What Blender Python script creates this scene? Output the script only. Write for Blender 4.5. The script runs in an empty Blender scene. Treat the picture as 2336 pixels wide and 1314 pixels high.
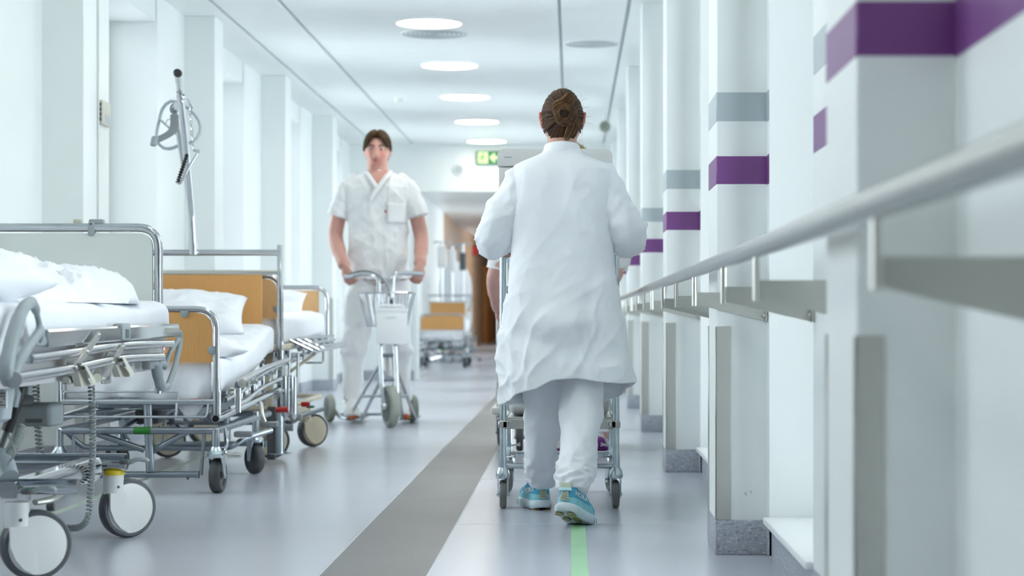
import bpy, bmesh, math, random
from mathutils import Vector, Matrix, noise
random.seed(7)
PI = math.pi
scene = bpy.context.scene
col = scene.collection

# ------------------------------------------------------------------ camera
F = 4542.0            # focal length in picture widths of 2336 (70 mm on 36 mm)
EYE = 0.72
cam_data = bpy.data.cameras.new('camera')
cam_data.sensor_width = 36.0
cam_data.lens = 70.0
cam_data.shift_x = -137.0 / 2336.0
cam_data.shift_y = 65.0 / 2336.0
cam_data.clip_start = 0.05
cam_data.clip_end = 300
cam_data.dof.use_dof = True
cam_data.dof.focus_distance = 6.9
cam_data.dof.aperture_fstop = 3.6
cam_data.dof.aperture_blades = 9
cam = bpy.data.objects.new('camera', cam_data)
cam.location = (0, 0, EYE)
cam.rotation_euler = (PI / 2, 0, 0)
col.objects.link(cam)
scene.camera = cam

# ------------------------------------------------------------------ sky, exposure
world = bpy.data.worlds.new('sky')
scene.world = world
world.use_nodes = True
bgn = world.node_tree.nodes['Background']
bgn.inputs['Color'].default_value = (0.865, 0.945, 1.0, 1)
bgn.inputs['Strength'].default_value = 5.0
vs = scene.view_settings
vs.view_transform = 'Standard'
vs.look = 'None'
vs.exposure = 0.84
vs.gamma = 1.0
vs.use_curve_mapping = False
LAMP = 8.0           # strength of the round ceiling lamps
scene.cycles.use_denoising = True
scene.cycles.max_bounces = 14
scene.cycles.diffuse_bounces = 9
scene.cycles.glossy_bounces = 5
scene.cycles.transparent_max_bounces = 12
scene.cycles.caustics_reflective = False
scene.cycles.caustics_refractive = False
scene.cycles.sample_clamp_indirect = 8.0

# ------------------------------------------------------------------ materials
def nm(name):
    m = bpy.data.materials.new(name)
    m.use_nodes = True
    nt = m.node_tree
    return m, nt, nt.nodes['Principled BSDF']

def pm(name, c, rough=0.5, metal=0.0, var=0.06, scale=6.0, bump=0.0, bscale=200.0, spec=0.5, rvar=0.0, stretch=None, sheen=0.0, coat=0.0):
    """principled surface with procedural tone variation and fine relief"""
    m, nt, b = nm(name)
    N, L = nt.nodes, nt.links
    tc = N.new('ShaderNodeTexCoord')
    src = tc.outputs['Object']
    if stretch:
        mp = N.new('ShaderNodeMapping'); mp.inputs['Scale'].default_value = stretch
        L.new(src, mp.inputs['Vector']); src = mp.outputs['Vector']
    nz = N.new('ShaderNodeTexNoise'); nz.inputs['Scale'].default_value = scale; nz.inputs['Detail'].default_value = 4
    L.new(src, nz.inputs['Vector'])
    cr = N.new('ShaderNodeValToRGB')
    cr.color_ramp.elements[0].position = 0.3; cr.color_ramp.elements[1].position = 0.7
    cr.color_ramp.elements[0].color = tuple(x * (1 - var) for x in c) + (1,)
    cr.color_ramp.elements[1].color = tuple(min(1, x * (1 + var)) for x in c) + (1,)
    L.new(nz.outputs['Fac'], cr.inputs['Fac']); L.new(cr.outputs['Color'], b.inputs['Base Color'])
    b.inputs['Roughness'].default_value = rough; b.inputs['Metallic'].default_value = metal
    b.inputs['Specular IOR Level'].default_value = spec
    if sheen: b.inputs['Sheen Weight'].default_value = sheen
    if coat: b.inputs['Coat Weight'].default_value = coat
    if rvar:
        mr = N.new('ShaderNodeMapRange'); mr.inputs['To Min'].default_value = max(0.02, rough - rvar); mr.inputs['To Max'].default_value = rough + rvar
        L.new(nz.outputs['Fac'], mr.inputs['Value']); L.new(mr.outputs['Result'], b.inputs['Roughness'])
    if bump:
        n2 = N.new('ShaderNodeTexNoise'); n2.inputs['Scale'].default_value = bscale; n2.inputs['Detail'].default_value = 3
        L.new(src, n2.inputs['Vector'])
        bp = N.new('ShaderNodeBump'); bp.inputs['Strength'].default_value = bump; bp.inputs['Distance'].default_value = 0.002
        L.new(n2.outputs['Fac'], bp.inputs['Height']); L.new(bp.outputs['Normal'], b.inputs['Normal'])
    return m

def emit(name, c, s):
    m, nt, b = nm(name)
    b.inputs['Base Color'].default_value = c + (1,)
    b.inputs['Emission Color'].default_value = c + (1,)
    b.inputs['Emission Strength'].default_value = s
    return m

def speckle(name, base, dark, light, scale, rough, spec=0.5, amount=(0.44, 0.56), stretch=None, bump=0.0):
    m, nt, b = nm(name)
    N, L = nt.nodes, nt.links
    tc = N.new('ShaderNodeTexCoord'); src = tc.outputs['Object']
    if stretch:
        mp = N.new('ShaderNodeMapping'); mp.inputs['Scale'].default_value = stretch
        L.new(src, mp.inputs['Vector']); src = mp.outputs['Vector']
    nz = N.new('ShaderNodeTexNoise'); nz.inputs['Scale'].default_value = scale; nz.inputs['Detail'].default_value = 5; nz.inputs['Roughness'].default_value = 0.7
    L.new(src, nz.inputs['Vector'])
    cr = N.new('ShaderNodeValToRGB'); e = cr.color_ramp.elements
    e[0].position = amount[0] - 0.06; e[0].color = dark + (1,)
    e[1].position = amount[1] + 0.08; e[1].color = light + (1,)
    x = e.new(amount[0]); x.color = base + (1,)
    y = e.new(amount[1]); y.color = base + (1,)
    L.new(nz.outputs['Fac'], cr.inputs['Fac']); L.new(cr.outputs['Color'], b.inputs['Base Color'])
    n2 = N.new('ShaderNodeTexNoise'); n2.inputs['Scale'].default_value = 1.3; n2.inputs['Detail'].default_value = 3
    L.new(tc.outputs['Object'], n2.inputs['Vector'])
    mr = N.new('ShaderNodeMapRange'); mr.inputs['To Min'].default_value = rough * 0.85; mr.inputs['To Max'].default_value = rough * 1.15
    L.new(n2.outputs['Fac'], mr.inputs['Value']); L.new(mr.outputs['Result'], b.inputs['Roughness'])
    b.inputs['Specular IOR Level'].default_value = spec
    if bump:
        bp = N.new('ShaderNodeBump'); bp.inputs['Strength'].default_value = bump; bp.inputs['Distance'].default_value = 0.001
        L.new(nz.outputs['Fac'], bp.inputs['Height']); L.new(bp.outputs['Normal'], b.inputs['Normal'])
    return m

def wood(name, a, c, scale=5.0, rough=0.45):
    m, nt, b = nm(name)
    N, L = nt.nodes, nt.links
    tc = N.new('ShaderNodeTexCoord')
    mp = N.new('ShaderNodeMapping'); mp.inputs['Scale'].default_value = (9.0, 9.0, 1.0)
    L.new(tc.outputs['Object'], mp.inputs['Vector'])
    wv = N.new('ShaderNodeTexWave'); wv.wave_type = 'BANDS'; wv.bands_direction = 'X'
    wv.inputs['Scale'].default_value = scale; wv.inputs['Distortion'].default_value = 7.0; wv.inputs['Detail'].default_value = 3; wv.inputs['Detail Scale'].default_value = 1.2
    L.new(mp.outputs['Vector'], wv.inputs['Vector'])
    cr = N.new('ShaderNodeValToRGB'); e = cr.color_ramp.elements
    e[0].color = a + (1,); e[1].color = c + (1,)
    L.new(wv.outputs['Fac'], cr.inputs['Fac']); L.new(cr.outputs['Color'], b.inputs['Base Color'])
    b.inputs['Roughness'].default_value = rough
    return m

def attr_mat(name, rough, var=0.15, scale=40.0, spec=0.4, sss=0.0, bump=0.0, stretch=None, bscale=300.0):
    """colour comes from the mesh's own colour attribute times a noise"""
    m, nt, b = nm(name)
    N, L = nt.nodes, nt.links
    at_ = N.new('ShaderNodeAttribute'); at_.attribute_name = 'tint'
    tc = N.new('ShaderNodeTexCoord'); nz = N.new('ShaderNodeTexNoise'); nz.inputs['Scale'].default_value = scale
    L.new(tc.outputs['Object'], nz.inputs['Vector'])
    mr = N.new('ShaderNodeMapRange'); mr.inputs['To Min'].default_value = 1 - var; mr.inputs['To Max'].default_value = 1 + var
    L.new(nz.outputs['Fac'], mr.inputs['Value'])
    mx = N.new('ShaderNodeVectorMath'); mx.operation = 'SCALE'
    L.new(at_.outputs['Color'], mx.inputs[0]); L.new(mr.outputs['Result'], mx.inputs['Scale'])
    L.new(mx.outputs['Vector'], b.inputs['Base Color'])
    b.inputs['Roughness'].default_value = rough; b.inputs['Specular IOR Level'].default_value = spec
    if sss:
        b.inputs['Subsurface Weight'].default_value = sss; b.inputs['Subsurface Radius'].default_value = (0.01, 0.004, 0.002); b.inputs['Subsurface Scale'].default_value = 1.0
    if bump:
        n2 = N.new('ShaderNodeTexNoise'); n2.inputs['Scale'].default_value = bscale
        L.new(tc.outputs['Object'], n2.inputs['Vector'])
        bp = N.new('ShaderNodeBump'); bp.inputs['Strength'].default_value = bump; bp.inputs['Distance'].default_value = 0.001
        L.new(n2.outputs['Fac'], bp.inputs['Height']); L.new(bp.outputs['Normal'], b.inputs['Normal'])
    return m

def pane(name):
    m = bpy.data.materials.new(name); m.use_nodes = True
    nt = m.node_tree; N, L = nt.nodes, nt.links
    N.remove(N['Principled BSDF'])
    out = N['Material Output']
    tr = N.new('ShaderNodeBsdfTransparent'); tr.inputs['Color'].default_value = (0.96, 0.98, 0.98, 1)
    gl = N.new('ShaderNodeBsdfGlossy'); gl.inputs['Roughness'].default_value = 0.02
    fr = N.new('ShaderNodeFresnel'); fr.inputs['IOR'].default_value = 1.45
    mx = N.new('ShaderNodeMixShader')
    L.new(fr.outputs['Fac'], mx.inputs['Fac']); L.new(tr.outputs['BSDF'], mx.inputs[1]); L.new(gl.outputs['BSDF'], mx.inputs[2])
    L.new(mx.outputs['Shader'], out.inputs['Surface'])
    return m

M = {
 'wall': pm('wall_paint', (0.80, 0.83, 0.82), 0.42, var=0.015, scale=2.0, bump=0.03, bscale=300),
 'ceil': pm('ceiling_metal', (0.80, 0.83, 0.82), 0.35, var=0.02, scale=1.5),
 'groove': pm('ceiling_groove', (0.50, 0.55, 0.57), 0.6),
 'floor': speckle('vinyl_floor', (0.50, 0.515, 0.585), (0.435, 0.45, 0.515), (0.575, 0.59, 0.655), 260, 0.23, spec=0.6),
 'strip': speckle('grey_strip', (0.155, 0.152, 0.15), (0.10, 0.10, 0.10), (0.22, 0.215, 0.21), 230, 0.42, spec=0.4),
 'tape': pm('green_tape', (0.36, 0.62, 0.38), 0.5, var=0.05, scale=10),
 'tape2': pm('worn_green_tape', (0.44, 0.535, 0.46), 0.5, var=0.08, scale=10),
 'skirt': speckle('skirting_vinyl', (0.36, 0.38, 0.43), (0.17, 0.185, 0.215), (0.55, 0.57, 0.61), 85, 0.5, amount=(0.43, 0.55), stretch=(1, 1, 1.6)),
 'weld': pm('floor_weld', (0.60, 0.62, 0.66), 0.5),
 'sill': pm('sill_white', (0.84, 0.86, 0.86), 0.35, var=0.01),
 'purple': pm('purple_paint', (0.185, 0.060, 0.228), 0.38, var=0.05, scale=3),
 'greyband': pm('grey_paint', (0.42, 0.48, 0.51), 0.38, var=0.03, scale=3),
 'steel': pm('brushed_steel', (0.62, 0.615, 0.58), 0.32, 1.0, var=0.02, scale=3),
 'rail': pm('rail_steel', (0.50, 0.51, 0.505), 0.26, 1.0, var=0.02, scale=3),
 'satin': pm('satin_steel', (0.60, 0.60, 0.56), 0.36, 1.0, var=0.03, scale=6),
 'chrome': pm('chrome', (0.56, 0.585, 0.61), 0.10, 1.0, var=0.03, scale=20, rvar=0.03),
 'zinc': pm('zinc_tube', (0.60, 0.68, 0.72), 0.25, 1.0, var=0.06, scale=20, rvar=0.05),
 'darksteel': pm('grey_steel_tube', (0.30, 0.34, 0.38), 0.30, 0.9, var=0.1, scale=14),
 'hole': pm('tube_end_shade', (0.012, 0.012, 0.014), 0.8),  # near-black discs that paint the shade inside open tube and beam ends
 'greyplastic': pm('grey_plastic', (0.30, 0.345, 0.36), 0.38, var=0.04, scale=9, bump=0.05, bscale=500),
 'midgrey': pm('mid_grey_plastic', (0.23, 0.255, 0.265), 0.45, var=0.04),
 'darkplastic': pm('dark_grey_plastic', (0.09, 0.10, 0.105), 0.45, var=0.06),
 'black': pm('black_plastic', (0.015, 0.016, 0.018), 0.4, var=0.1),
 'whiteplastic': pm('white_plastic', (0.74, 0.75, 0.73), 0.35, var=0.015),
 'ivory': pm('ivory_plastic', (0.58, 0.57, 0.49), 0.4, var=0.03),
 'cream': pm('cream_enamel', (0.60, 0.535, 0.40), 0.4, var=0.06, scale=8),
 'rubber': pm('dark_rubber', (0.055, 0.06, 0.066), 0.55, var=0.12, scale=30),
 'greyrubber': pm('grey_rubber', (0.17, 0.175, 0.17), 0.55, var=0.1, scale=30),
 'castordisc': pm('castor_disc_grey', (0.085, 0.095, 0.105), 0.45, var=0.05),
 'yellow': pm('yellow_plastic', (0.70, 0.52, 0.02), 0.4, var=0.03),
 'green': pm('green_plastic', (0.01, 0.17, 0.10), 0.4, var=0.05),
 'sticker': pm('green_sticker', (0.02, 0.19, 0.02), 0.45, var=0.05),
 'red': pm('red_plastic', (0.42, 0.012, 0.012), 0.4, var=0.05),
 'blue': pm('blue_plastic', (0.02, 0.10, 0.52), 0.4, var=0.05),
 'orange': pm('orange_rubber', (0.52, 0.13, 0.03), 0.5, var=0.08),
 'cable': pm('grey_cable', (0.30, 0.34, 0.335), 0.45, var=0.04),
 'linen': pm('white_linen', (0.80, 0.82, 0.86), 0.85, var=0.02, scale=4, bump=0.12, bscale=240, spec=0.2, sheen=0.15),
 'coat': pm('coat_cotton', (0.83, 0.855, 0.885), 0.85, var=0.02, scale=5, bump=0.10, bscale=350, spec=0.2, sheen=0.1),
 'tunic': pm('tunic_cotton', (0.82, 0.82, 0.82), 0.85, var=0.02, scale=5, bump=0.08, bscale=350, spec=0.2),
 'beech': wood('beech_laminate', (0.60, 0.295, 0.085), (0.68, 0.37, 0.135)),
 'beechpale': wood('pale_beech_laminate', (0.60, 0.35, 0.15), (0.66, 0.41, 0.19)),
 'panelgrey': pm('headboard_laminate', (0.63, 0.66, 0.635), 0.45, var=0.015),
 'brownwall': wood('brown_panel', (0.37, 0.22, 0.125), (0.43, 0.27, 0.165), 1.0),
 'orangedoor': wood('orange_door', (0.50, 0.19, 0.03), (0.58, 0.25, 0.05), 2.0),
 'skin': attr_mat('skin', 0.5, 0.06, 30, sss=0.0, bump=0.05),
 'hair': attr_mat('hair', 0.5, 0.35, 60, spec=0.18),
 'lip': pm('lip', (0.50, 0.17, 0.15), 0.45),
 'eye': pm('eye_white', (0.62, 0.58, 0.55), 0.25),
 'iris': pm('iris', (0.05, 0.04, 0.035), 0.25),
 'shoe1': pm('shoe_blue_mesh', (0.085, 0.40, 0.58), 0.7, var=0.08, scale=60, bump=0.2, bscale=500),
 'shoe2': pm('shoe_aqua', (0.25, 0.60, 0.67), 0.6, var=0.05, scale=40),
 'shoe3': pm('shoe_pale_aqua', (0.50, 0.78, 0.85), 0.6, var=0.04),
 'midsole': pm('midsole_foam', (0.62, 0.72, 0.76), 0.6, var=0.05, scale=30),
 'outsole': pm('olive_outsole', (0.27, 0.26, 0.12), 0.6, var=0.15, scale=40),
 'heelpatch': pm('pale_olive', (0.50, 0.55, 0.42), 0.6, var=0.05),
 'shoewhite': pm('white_shoe', (0.75, 0.75, 0.74), 0.6, var=0.05),
 'shoepurple': pm('purple_rubber', (0.17, 0.02, 0.20), 0.5),
 'lamp': emit('lamp_diffuser', (1.0, 0.90, 0.80), LAMP),
 'signgreen': emit('sign_green', (0.02, 0.11, 0.05), 0.6),
 'signpale': emit('sign_pale', (0.50, 0.72, 0.30), 0.35),
 'pane': pane('window_glass'),
 'ink': pm('dark_ink', (0.05, 0.055, 0.06), 0.6),
 'label': pm('white_label', (0.75, 0.76, 0.76), 0.5),
 'clear': pm('acrylic_white', (0.78, 0.79, 0.79), 0.25, var=0.01),
 'ventgrey': pm('vent_grey', (0.50, 0.54, 0.55), 0.5),
 'olivegrey': pm('olive_grey', (0.30, 0.32, 0.27), 0.5),
 'trolleybin': pm('bin_white', (0.70, 0.71, 0.70), 0.4, var=0.015),
}

# ------------------------------------------------------------------ geometry kit
def pt(px, py, d):
    """a measured point: picture position and distance along the corridor -> metres"""
    return Vector(((px - 1305.0) * d / F, d, EYE + (722.0 - py) * d / F))

def dx(px, x):
    """distance along the corridor of something seen at px whose sideways offset is x"""
    return x * F / (px - 1305.0)

class G:
    def __init__(self):
        self.v = []; self.f = []; self.c = None
    def add(self, o, m=None):
        n = len(self.v)
        self.v += [(m @ Vector(p))[:] for p in o.v] if m is not None else o.v
        self.f += [tuple(i + n for i in f) for f in o.f]
        return self
    def box(self, x0, x1, y0, y1, z0, z1, bev=0.0, seg=2, m=None):
        if bev <= 0:
            n = len(self.v)
            p = [(x0,y0,z0),(x1,y0,z0),(x1,y1,z0),(x0,y1,z0),(x0,y0,z1),(x1,y0,z1),(x1,y1,z1),(x0,y1,z1)]
            if m is not None: p = [(m @ Vector(q))[:] for q in p]
            self.v += p
            self.f += [tuple(i + n for i in f) for f in ((3,2,1,0),(4,5,6,7),(0,1,5,4),(1,2,6,5),(2,3,7,6),(3,0,4,7))]
            return self
        bm = bmesh.new(); bmesh.ops.create_cube(bm, size=1.0)
        for v in bm.verts:
            v.co = Vector(((x0+x1)/2 + v.co.x*(x1-x0), (y0+y1)/2 + v.co.y*(y1-y0), (z0+z1)/2 + v.co.z*(z1-z0)))
        b = min(bev, 0.49*min(abs(x1-x0), abs(y1-y0), abs(z1-z0)))
        bmesh.ops.bevel(bm, geom=bm.edges[:], offset=b, segments=seg, profile=0.5, affect='EDGES')
        self.from_bm(bm, m); bm.free()
        return self
    def from_bm(self, bm, m=None):
        n = len(self.v); bm.verts.ensure_lookup_table()
        bm.verts.index_update()
        self.v += [(m @ v.co)[:] if m is not None else v.co[:] for v in bm.verts]
        self.f += [tuple(v.index + n for v in f.verts) for f in bm.faces]
    def loft(self, rings, cap0=True, cap1=True, closed=True):
        n = len(self.v); k = len(rings[0])
        for r in rings: self.v += [tuple(p) for p in r]
        for i in range(len(rings) - 1):
            a = n + i*k; b = a + k
            for j in range(k if closed else k - 1):
                j2 = (j + 1) % k
                self.f.append((a+j, a+j2, b+j2, b+j))
        if cap0: self.f.append(tuple(n + j for j in reversed(range(k))))
        if cap1: self.f.append(tuple(n + (len(rings)-1)*k + j for j in range(k)))
        return self
    def tube(self, pts, r, seg=10, caps=True, closed=False, flat=None):
        """r: number or list; flat: (u, v) factors to squash the section"""
        P = [Vector(p) for p in pts]; n = len(P)
        R = r if isinstance(r, (list, tuple)) else [r]*n
        T = []
        for i in range(n):
            if closed: t = P[(i+1) % n] - P[i-1]
            elif i == 0: t = P[1] - P[0]
            elif i == n-1: t = P[-1] - P[-2]
            else: t = (P[i+1]-P[i]).normalized() + (P[i]-P[i-1]).normalized()
            if t.length < 1e-9: t = Vector((0, 0, 1))
            T.append(t.normalized())
        up = Vector((0, 0, 1)) if abs(T[0].z) < 0.9 else Vector((1, 0, 0))
        u = (up - T[0]*up.dot(T[0])).normalized()
        rings = []
        for i in range(n):
            u = u - T[i]*u.dot(T[i])
            if u.length < 1e-6: u = T[i].orthogonal()
            u.normalize(); w = T[i].cross(u)
            fu, fw = flat if flat else (1, 1)
            rings.append([P[i] + u*(math.cos(2*PI*j/seg)*R[i]*fu) + w*(math.sin(2*PI*j/seg)*R[i]*fw) for j in range(seg)])
        if closed: rings.append(rings[0])
        return self.loft(rings, caps and not closed, caps and not closed)
    def cyl(self, a, b, r, seg=16, r2=None):
        return self.tube([a, b], [r, r if r2 is None else r2], seg)
    def lathe(self, prof, seg=24, m=None):
        """profile of (radius, height) about local Z"""
        n0 = len(self.v)
        rings = [[(max(r, 1e-5)*math.cos(2*PI*j/seg), max(r, 1e-5)*math.sin(2*PI*j/seg), z) for j in range(seg)] for r, z in prof]
        if len(prof) >= 4 and prof[0][0] > 1e-4 and prof[-1][0] > 1e-4: self.loft(rings + [rings[0]], False, False)
        else: self.loft(rings)
        if m is not None:
            self.v[n0:] = [(m @ Vector(p))[:] for p in self.v[n0:]]
        return self
    def prism(self, poly, a, b, axis='x', bev=0.0):
        """polygon in the two other axes, extruded a..b along axis"""
        def P(u, v, w):
            return {'x': (w, u, v), 'y': (u, w, v), 'z': (u, v, w)}[axis]
        if bev > 0:
            bm = bmesh.new()
            lo = [bm.verts.new(P(u, v, a)) for u, v in poly]; hi = [bm.verts.new(P(u, v, b)) for u, v in poly]
            k = len(poly)
            bm.faces.new(lo[::-1]); bm.faces.new(hi)
            for i in range(k): bm.faces.new((lo[i], lo[(i+1) % k], hi[(i+1) % k], hi[i]))
            bmesh.ops.recalc_face_normals(bm, faces=bm.faces[:])
            bmesh.ops.bevel(bm, geom=bm.edges[:], offset=bev, segments=2, profile=0.5, affect='EDGES', clamp_overlap=True)
            self.from_bm(bm); bm.free()
            return self
        n = len(self.v); k = len(poly)
        self.v += [P(u, v, a) for u, v in poly] + [P(u, v, b) for u, v in poly]
        self.f.append(tuple(range(n + k - 1, n - 1, -1))); self.f.append(tuple(range(n + k, n + 2*k)))
        for i in range(k): self.f.append((n+i, n+(i+1) % k, n+k+(i+1) % k, n+k+i))
        return self
    def ellipsoid(self, c, rx, ry, rz, nu=24, nv=14):
        rings = []
        for i in range(nv + 1):
            t = -PI/2 + PI*i/nv
            k = max(math.cos(t), 0.001)
            rings.append([(c[0]+rx*k*math.cos(2*PI*j/nu), c[1]+ry*k*math.sin(2*PI*j/nu), c[2]+rz*math.sin(t)) for j in range(nu)])
        return self.loft(rings)
    def sections(self, rows, seg=28, p=2.3, cap=True):
        """stacked horizontal sections (z, cx, cy, rx, ry)"""
        rings = []
        for z, cx, cy, rx, ry in rows:
            ring = []
            for j in range(seg):
                t = 2*PI*j/seg; c, s = math.cos(t), math.sin(t)
                ring.append((cx + rx*math.copysign(abs(c)**(2/p), c), cy + ry*math.copysign(abs(s)**(2/p), s), z))
            rings.append(ring)
        return self.loft(rings, cap, cap)

def fillet(pts, r, n=6):
    """round the corners of a polyline"""
    P = [Vector(p) for p in pts]; out = [P[0]]
    for i in range(1, len(P) - 1):
        a = P[i-1] - P[i]; b = P[i+1] - P[i]
        q = min(r, a.length*0.49, b.length*0.49)
        s, e = P[i] + a.normalized()*q, P[i] + b.normalized()*q
        for k in range(n + 1):
            t = k/n
            out.append(s*(1-t)**2 + P[i]*2*t*(1-t) + e*t**2)
    out.append(P[-1])
    return out

def smooth_path(pts, n=6):
    P = [Vector(p) for p in pts]; out = []
    for i in range(len(P) - 1):
        p0, p1, p2, p3 = P[max(i-1, 0)], P[i], P[i+1], P[min(i+2, len(P)-1)]
        for k in range(n):
            t = k/n
            out.append(0.5*((2*p1) + (p2-p0)*t + (2*p0-5*p1+4*p2-p3)*t*t + (3*p1-p0-3*p2+p3)*t**3))
    out.append(P[-1])
    return out

def coil(path, turns, R, r, n=12, seg=6):
    P = smooth_path(path, 16)
    L = [0.0]
    for i in range(1, len(P)): L.append(L[-1] + (P[i]-P[i-1]).length)
    out = []; tot = int(turns*n); j = 0
    u = Vector((1, 0, 0))
    for i in range(tot + 1):
        s = L[-1]*i/tot
        while j < len(L) - 2 and L[j+1] < s: j += 1
        t = (s - L[j])/max(L[j+1]-L[j], 1e-9)
        c = P[j].lerp(P[j+1], t); d = (P[j+1]-P[j]).normalized()
        u = (u - d*u.dot(d)); u = u.normalized() if u.length > 1e-6 else d.orthogonal()
        w = d.cross(u); a = 2*PI*i/n
        out.append(c + u*math.cos(a)*R + w*math.sin(a)*R)
    return G().tube(out, r, seg)

def mesh_of(name, g, mat, smooth=40, tint=None):
    me = bpy.data.meshes.new(name)
    me.from_pydata([tuple(p) for p in g.v], [], g.f)
    me.update()
    bm = bmesh.new(); bm.from_mesh(me)
    bmesh.ops.recalc_face_normals(bm, faces=bm.faces[:]); bm.to_mesh(me); bm.free()
    finish(me, mat, smooth, tint)
    return me

def finish(me, mat, smooth=40, tint=None):
    if mat is not None: me.materials.append(M[mat] if isinstance(mat, str) else mat)
    if smooth:
        me.polygons.foreach_set('use_smooth', [True]*len(me.polygons))
        if smooth < 180: me.set_sharp_from_angle(angle=math.radians(smooth))
    if tint is not None:
        ca = me.color_attributes.new('tint', 'FLOAT_COLOR', 'POINT')
        if callable(tint): tint = [tint(v.co) for v in me.vertices]
        flat = []
        for c in tint: flat += [c[0], c[1], c[2], 1.0]
        ca.data.foreach_set('color', flat)

def tag(o, label=None, cat=None, group=None, kind=None):
    if label: o['label'] = label
    if cat: o['category'] = cat
    if group: o['group'] = group
    if kind: o['kind'] = kind
    return o

def part(name, g, mat, parent=None, smooth=40, tint=None, label=None):
    o = bpy.data.objects.new(name, mesh_of(name, g, mat, smooth, tint))
    col.objects.link(o); adopt(o, parent)
    if label: o['label'] = label
    return o

def rootloc(o):
    v = Vector((0, 0, 0))
    while o is not None:
        v += o.location; o = o.parent
    return v

def adopt(o, parent):
    """meshes are written in scene coordinates; a part keeps its place under a thing that stands elsewhere"""
    if parent is not None:
        o.parent = parent
        top = parent
        while top.parent is not None: top = top.parent
        if parent is top:
            o.matrix_parent_inverse = Matrix.Translation(-top.location)

def thing(name, label, cat, loc=(0, 0, 0), group=None):
    o = bpy.data.objects.new(name, None); col.objects.link(o)
    o.location = loc; o.empty_display_size = 0.1
    return tag(o, label, cat, group)

def single(name, g, mat, label, cat, group=None, smooth=40, tint=None):
    return tag(part(name, g, mat, None, smooth, tint), label, cat, group)

def struct(name, g, mat, parent=None, smooth=30):
    o = part(name, g, mat, parent, smooth)
    if parent is None: o['kind'] = 'structure'
    return o

def copy_tree(o, parent=None):
    c = o.copy(); col.objects.link(c)
    if parent is not None:
        c.parent = parent; c.matrix_parent_inverse = o.matrix_parent_inverse.copy()
    for ch in list(o.children): copy_tree(ch, c)
    return c

def fuse(g, voxel, smooth_iter=4, factor=0.5):
    """one continuous surface around closed overlapping shapes"""
    me = bpy.data.meshes.new('tmp'); me.from_pydata([tuple(p) for p in g.v], [], g.f); me.update()
    bm = bmesh.new(); bm.from_mesh(me); bmesh.ops.recalc_face_normals(bm, faces=bm.faces[:]); bm.to_mesh(me); bm.free()
    o = bpy.data.objects.new('tmp', me); col.objects.link(o)
    r = o.modifiers.new('r', 'REMESH'); r.mode = 'VOXEL'; r.voxel_size = voxel
    if smooth_iter:
        s = o.modifiers.new('s', 'SMOOTH'); s.iterations = smooth_iter; s.factor = factor
    dg = bpy.context.evaluated_depsgraph_get(); dg.update()
    out = bpy.data.meshes.new_from_object(o.evaluated_get(dg))
    bpy.data.objects.remove(o); bpy.data.meshes.remove(me)
    return out

def from_mesh(name, me, mat, parent=None, smooth=180, tint=None, warp=None):
    me.name = name
    if warp:
        nrm = [v.normal.copy() for v in me.vertices]
        for v, n_ in zip(me.vertices, nrm): v.co += n_*warp(v.co, n_)
        me.update()
    me.materials.clear()
    finish(me, mat, smooth, tint)
    o = bpy.data.objects.new(name, me); col.objects.link(o); adopt(o, parent)
    return o

def wrinkle(amp, sx, sy, sz, seed=0.0, sharp=2.0):
    """cloth creases: ridged noise, stretched"""
    off = Vector((seed*7.3, seed*3.1, seed*5.7))
    def w(co, n_):
        q = Vector((co.x*sx, co.y*sy, co.z*sz)) + off
        a = noise.noise(q); b = noise.noise(q*2.1 + Vector((3, 1, 2)))
        return amp*((1 - abs(a))**sharp - 0.5) + amp*0.4*((1 - abs(b))**sharp - 0.5)
    return w

def letters(text, size, depth=0.0006):
    """lettering as flat raised characters, in the XY plane, centred"""
    cu = bpy.data.curves.new('t', 'FONT'); cu.body = text; cu.size = size; cu.extrude = depth; cu.align_x = 'CENTER'; cu.align_y = 'CENTER'
    o = bpy.data.objects.new('t', cu); col.objects.link(o)
    dg = bpy.context.evaluated_depsgraph_get(); dg.update()
    me = bpy.data.meshes.new_from_object(o.evaluated_get(dg))
    g = G(); g.v = [v.co[:] for v in me.vertices]; g.f = [tuple(p.vertices) for p in me.polygons]
    bpy.data.objects.remove(o); bpy.data.curves.remove(cu); bpy.data.meshes.remove(me)
    return g

def frame_m(origin, xdir, ydir):
    x = Vector(xdir).normalized(); y = Vector(ydir); y = (y - x*y.dot(x)).normalized(); z = x.cross(y)
    m = Matrix.Identity(4)
    for i, c in enumerate((x, y, z)):
        m[0][i], m[1][i], m[2][i] = c
    m.translation = Vector(origin)
    return m

def axis_m(origin, z):
    z = Vector(z).normalized(); up = Vector((0, 0, 1)) if abs(z.z) < 0.9 else Vector((0, 1, 0))
    x = up.cross(z).normalized()
    return frame_m(origin, x, z.cross(x))
# ================================================================== the corridor
CEIL = 2.68
RX, LX = 0.59, -2.53          # wall faces; pillars stand proud of them
RP, LP = 0.437, -2.33         # pillar faces
END = 22.7
PR = [3.06, 6.02, 9.21, 12.43, 15.60, 18.80, 21.95]
PL = [-2.99, 0.21, 3.41, 6.61, 9.50, 12.99, 16.2, 19.4]

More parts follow.
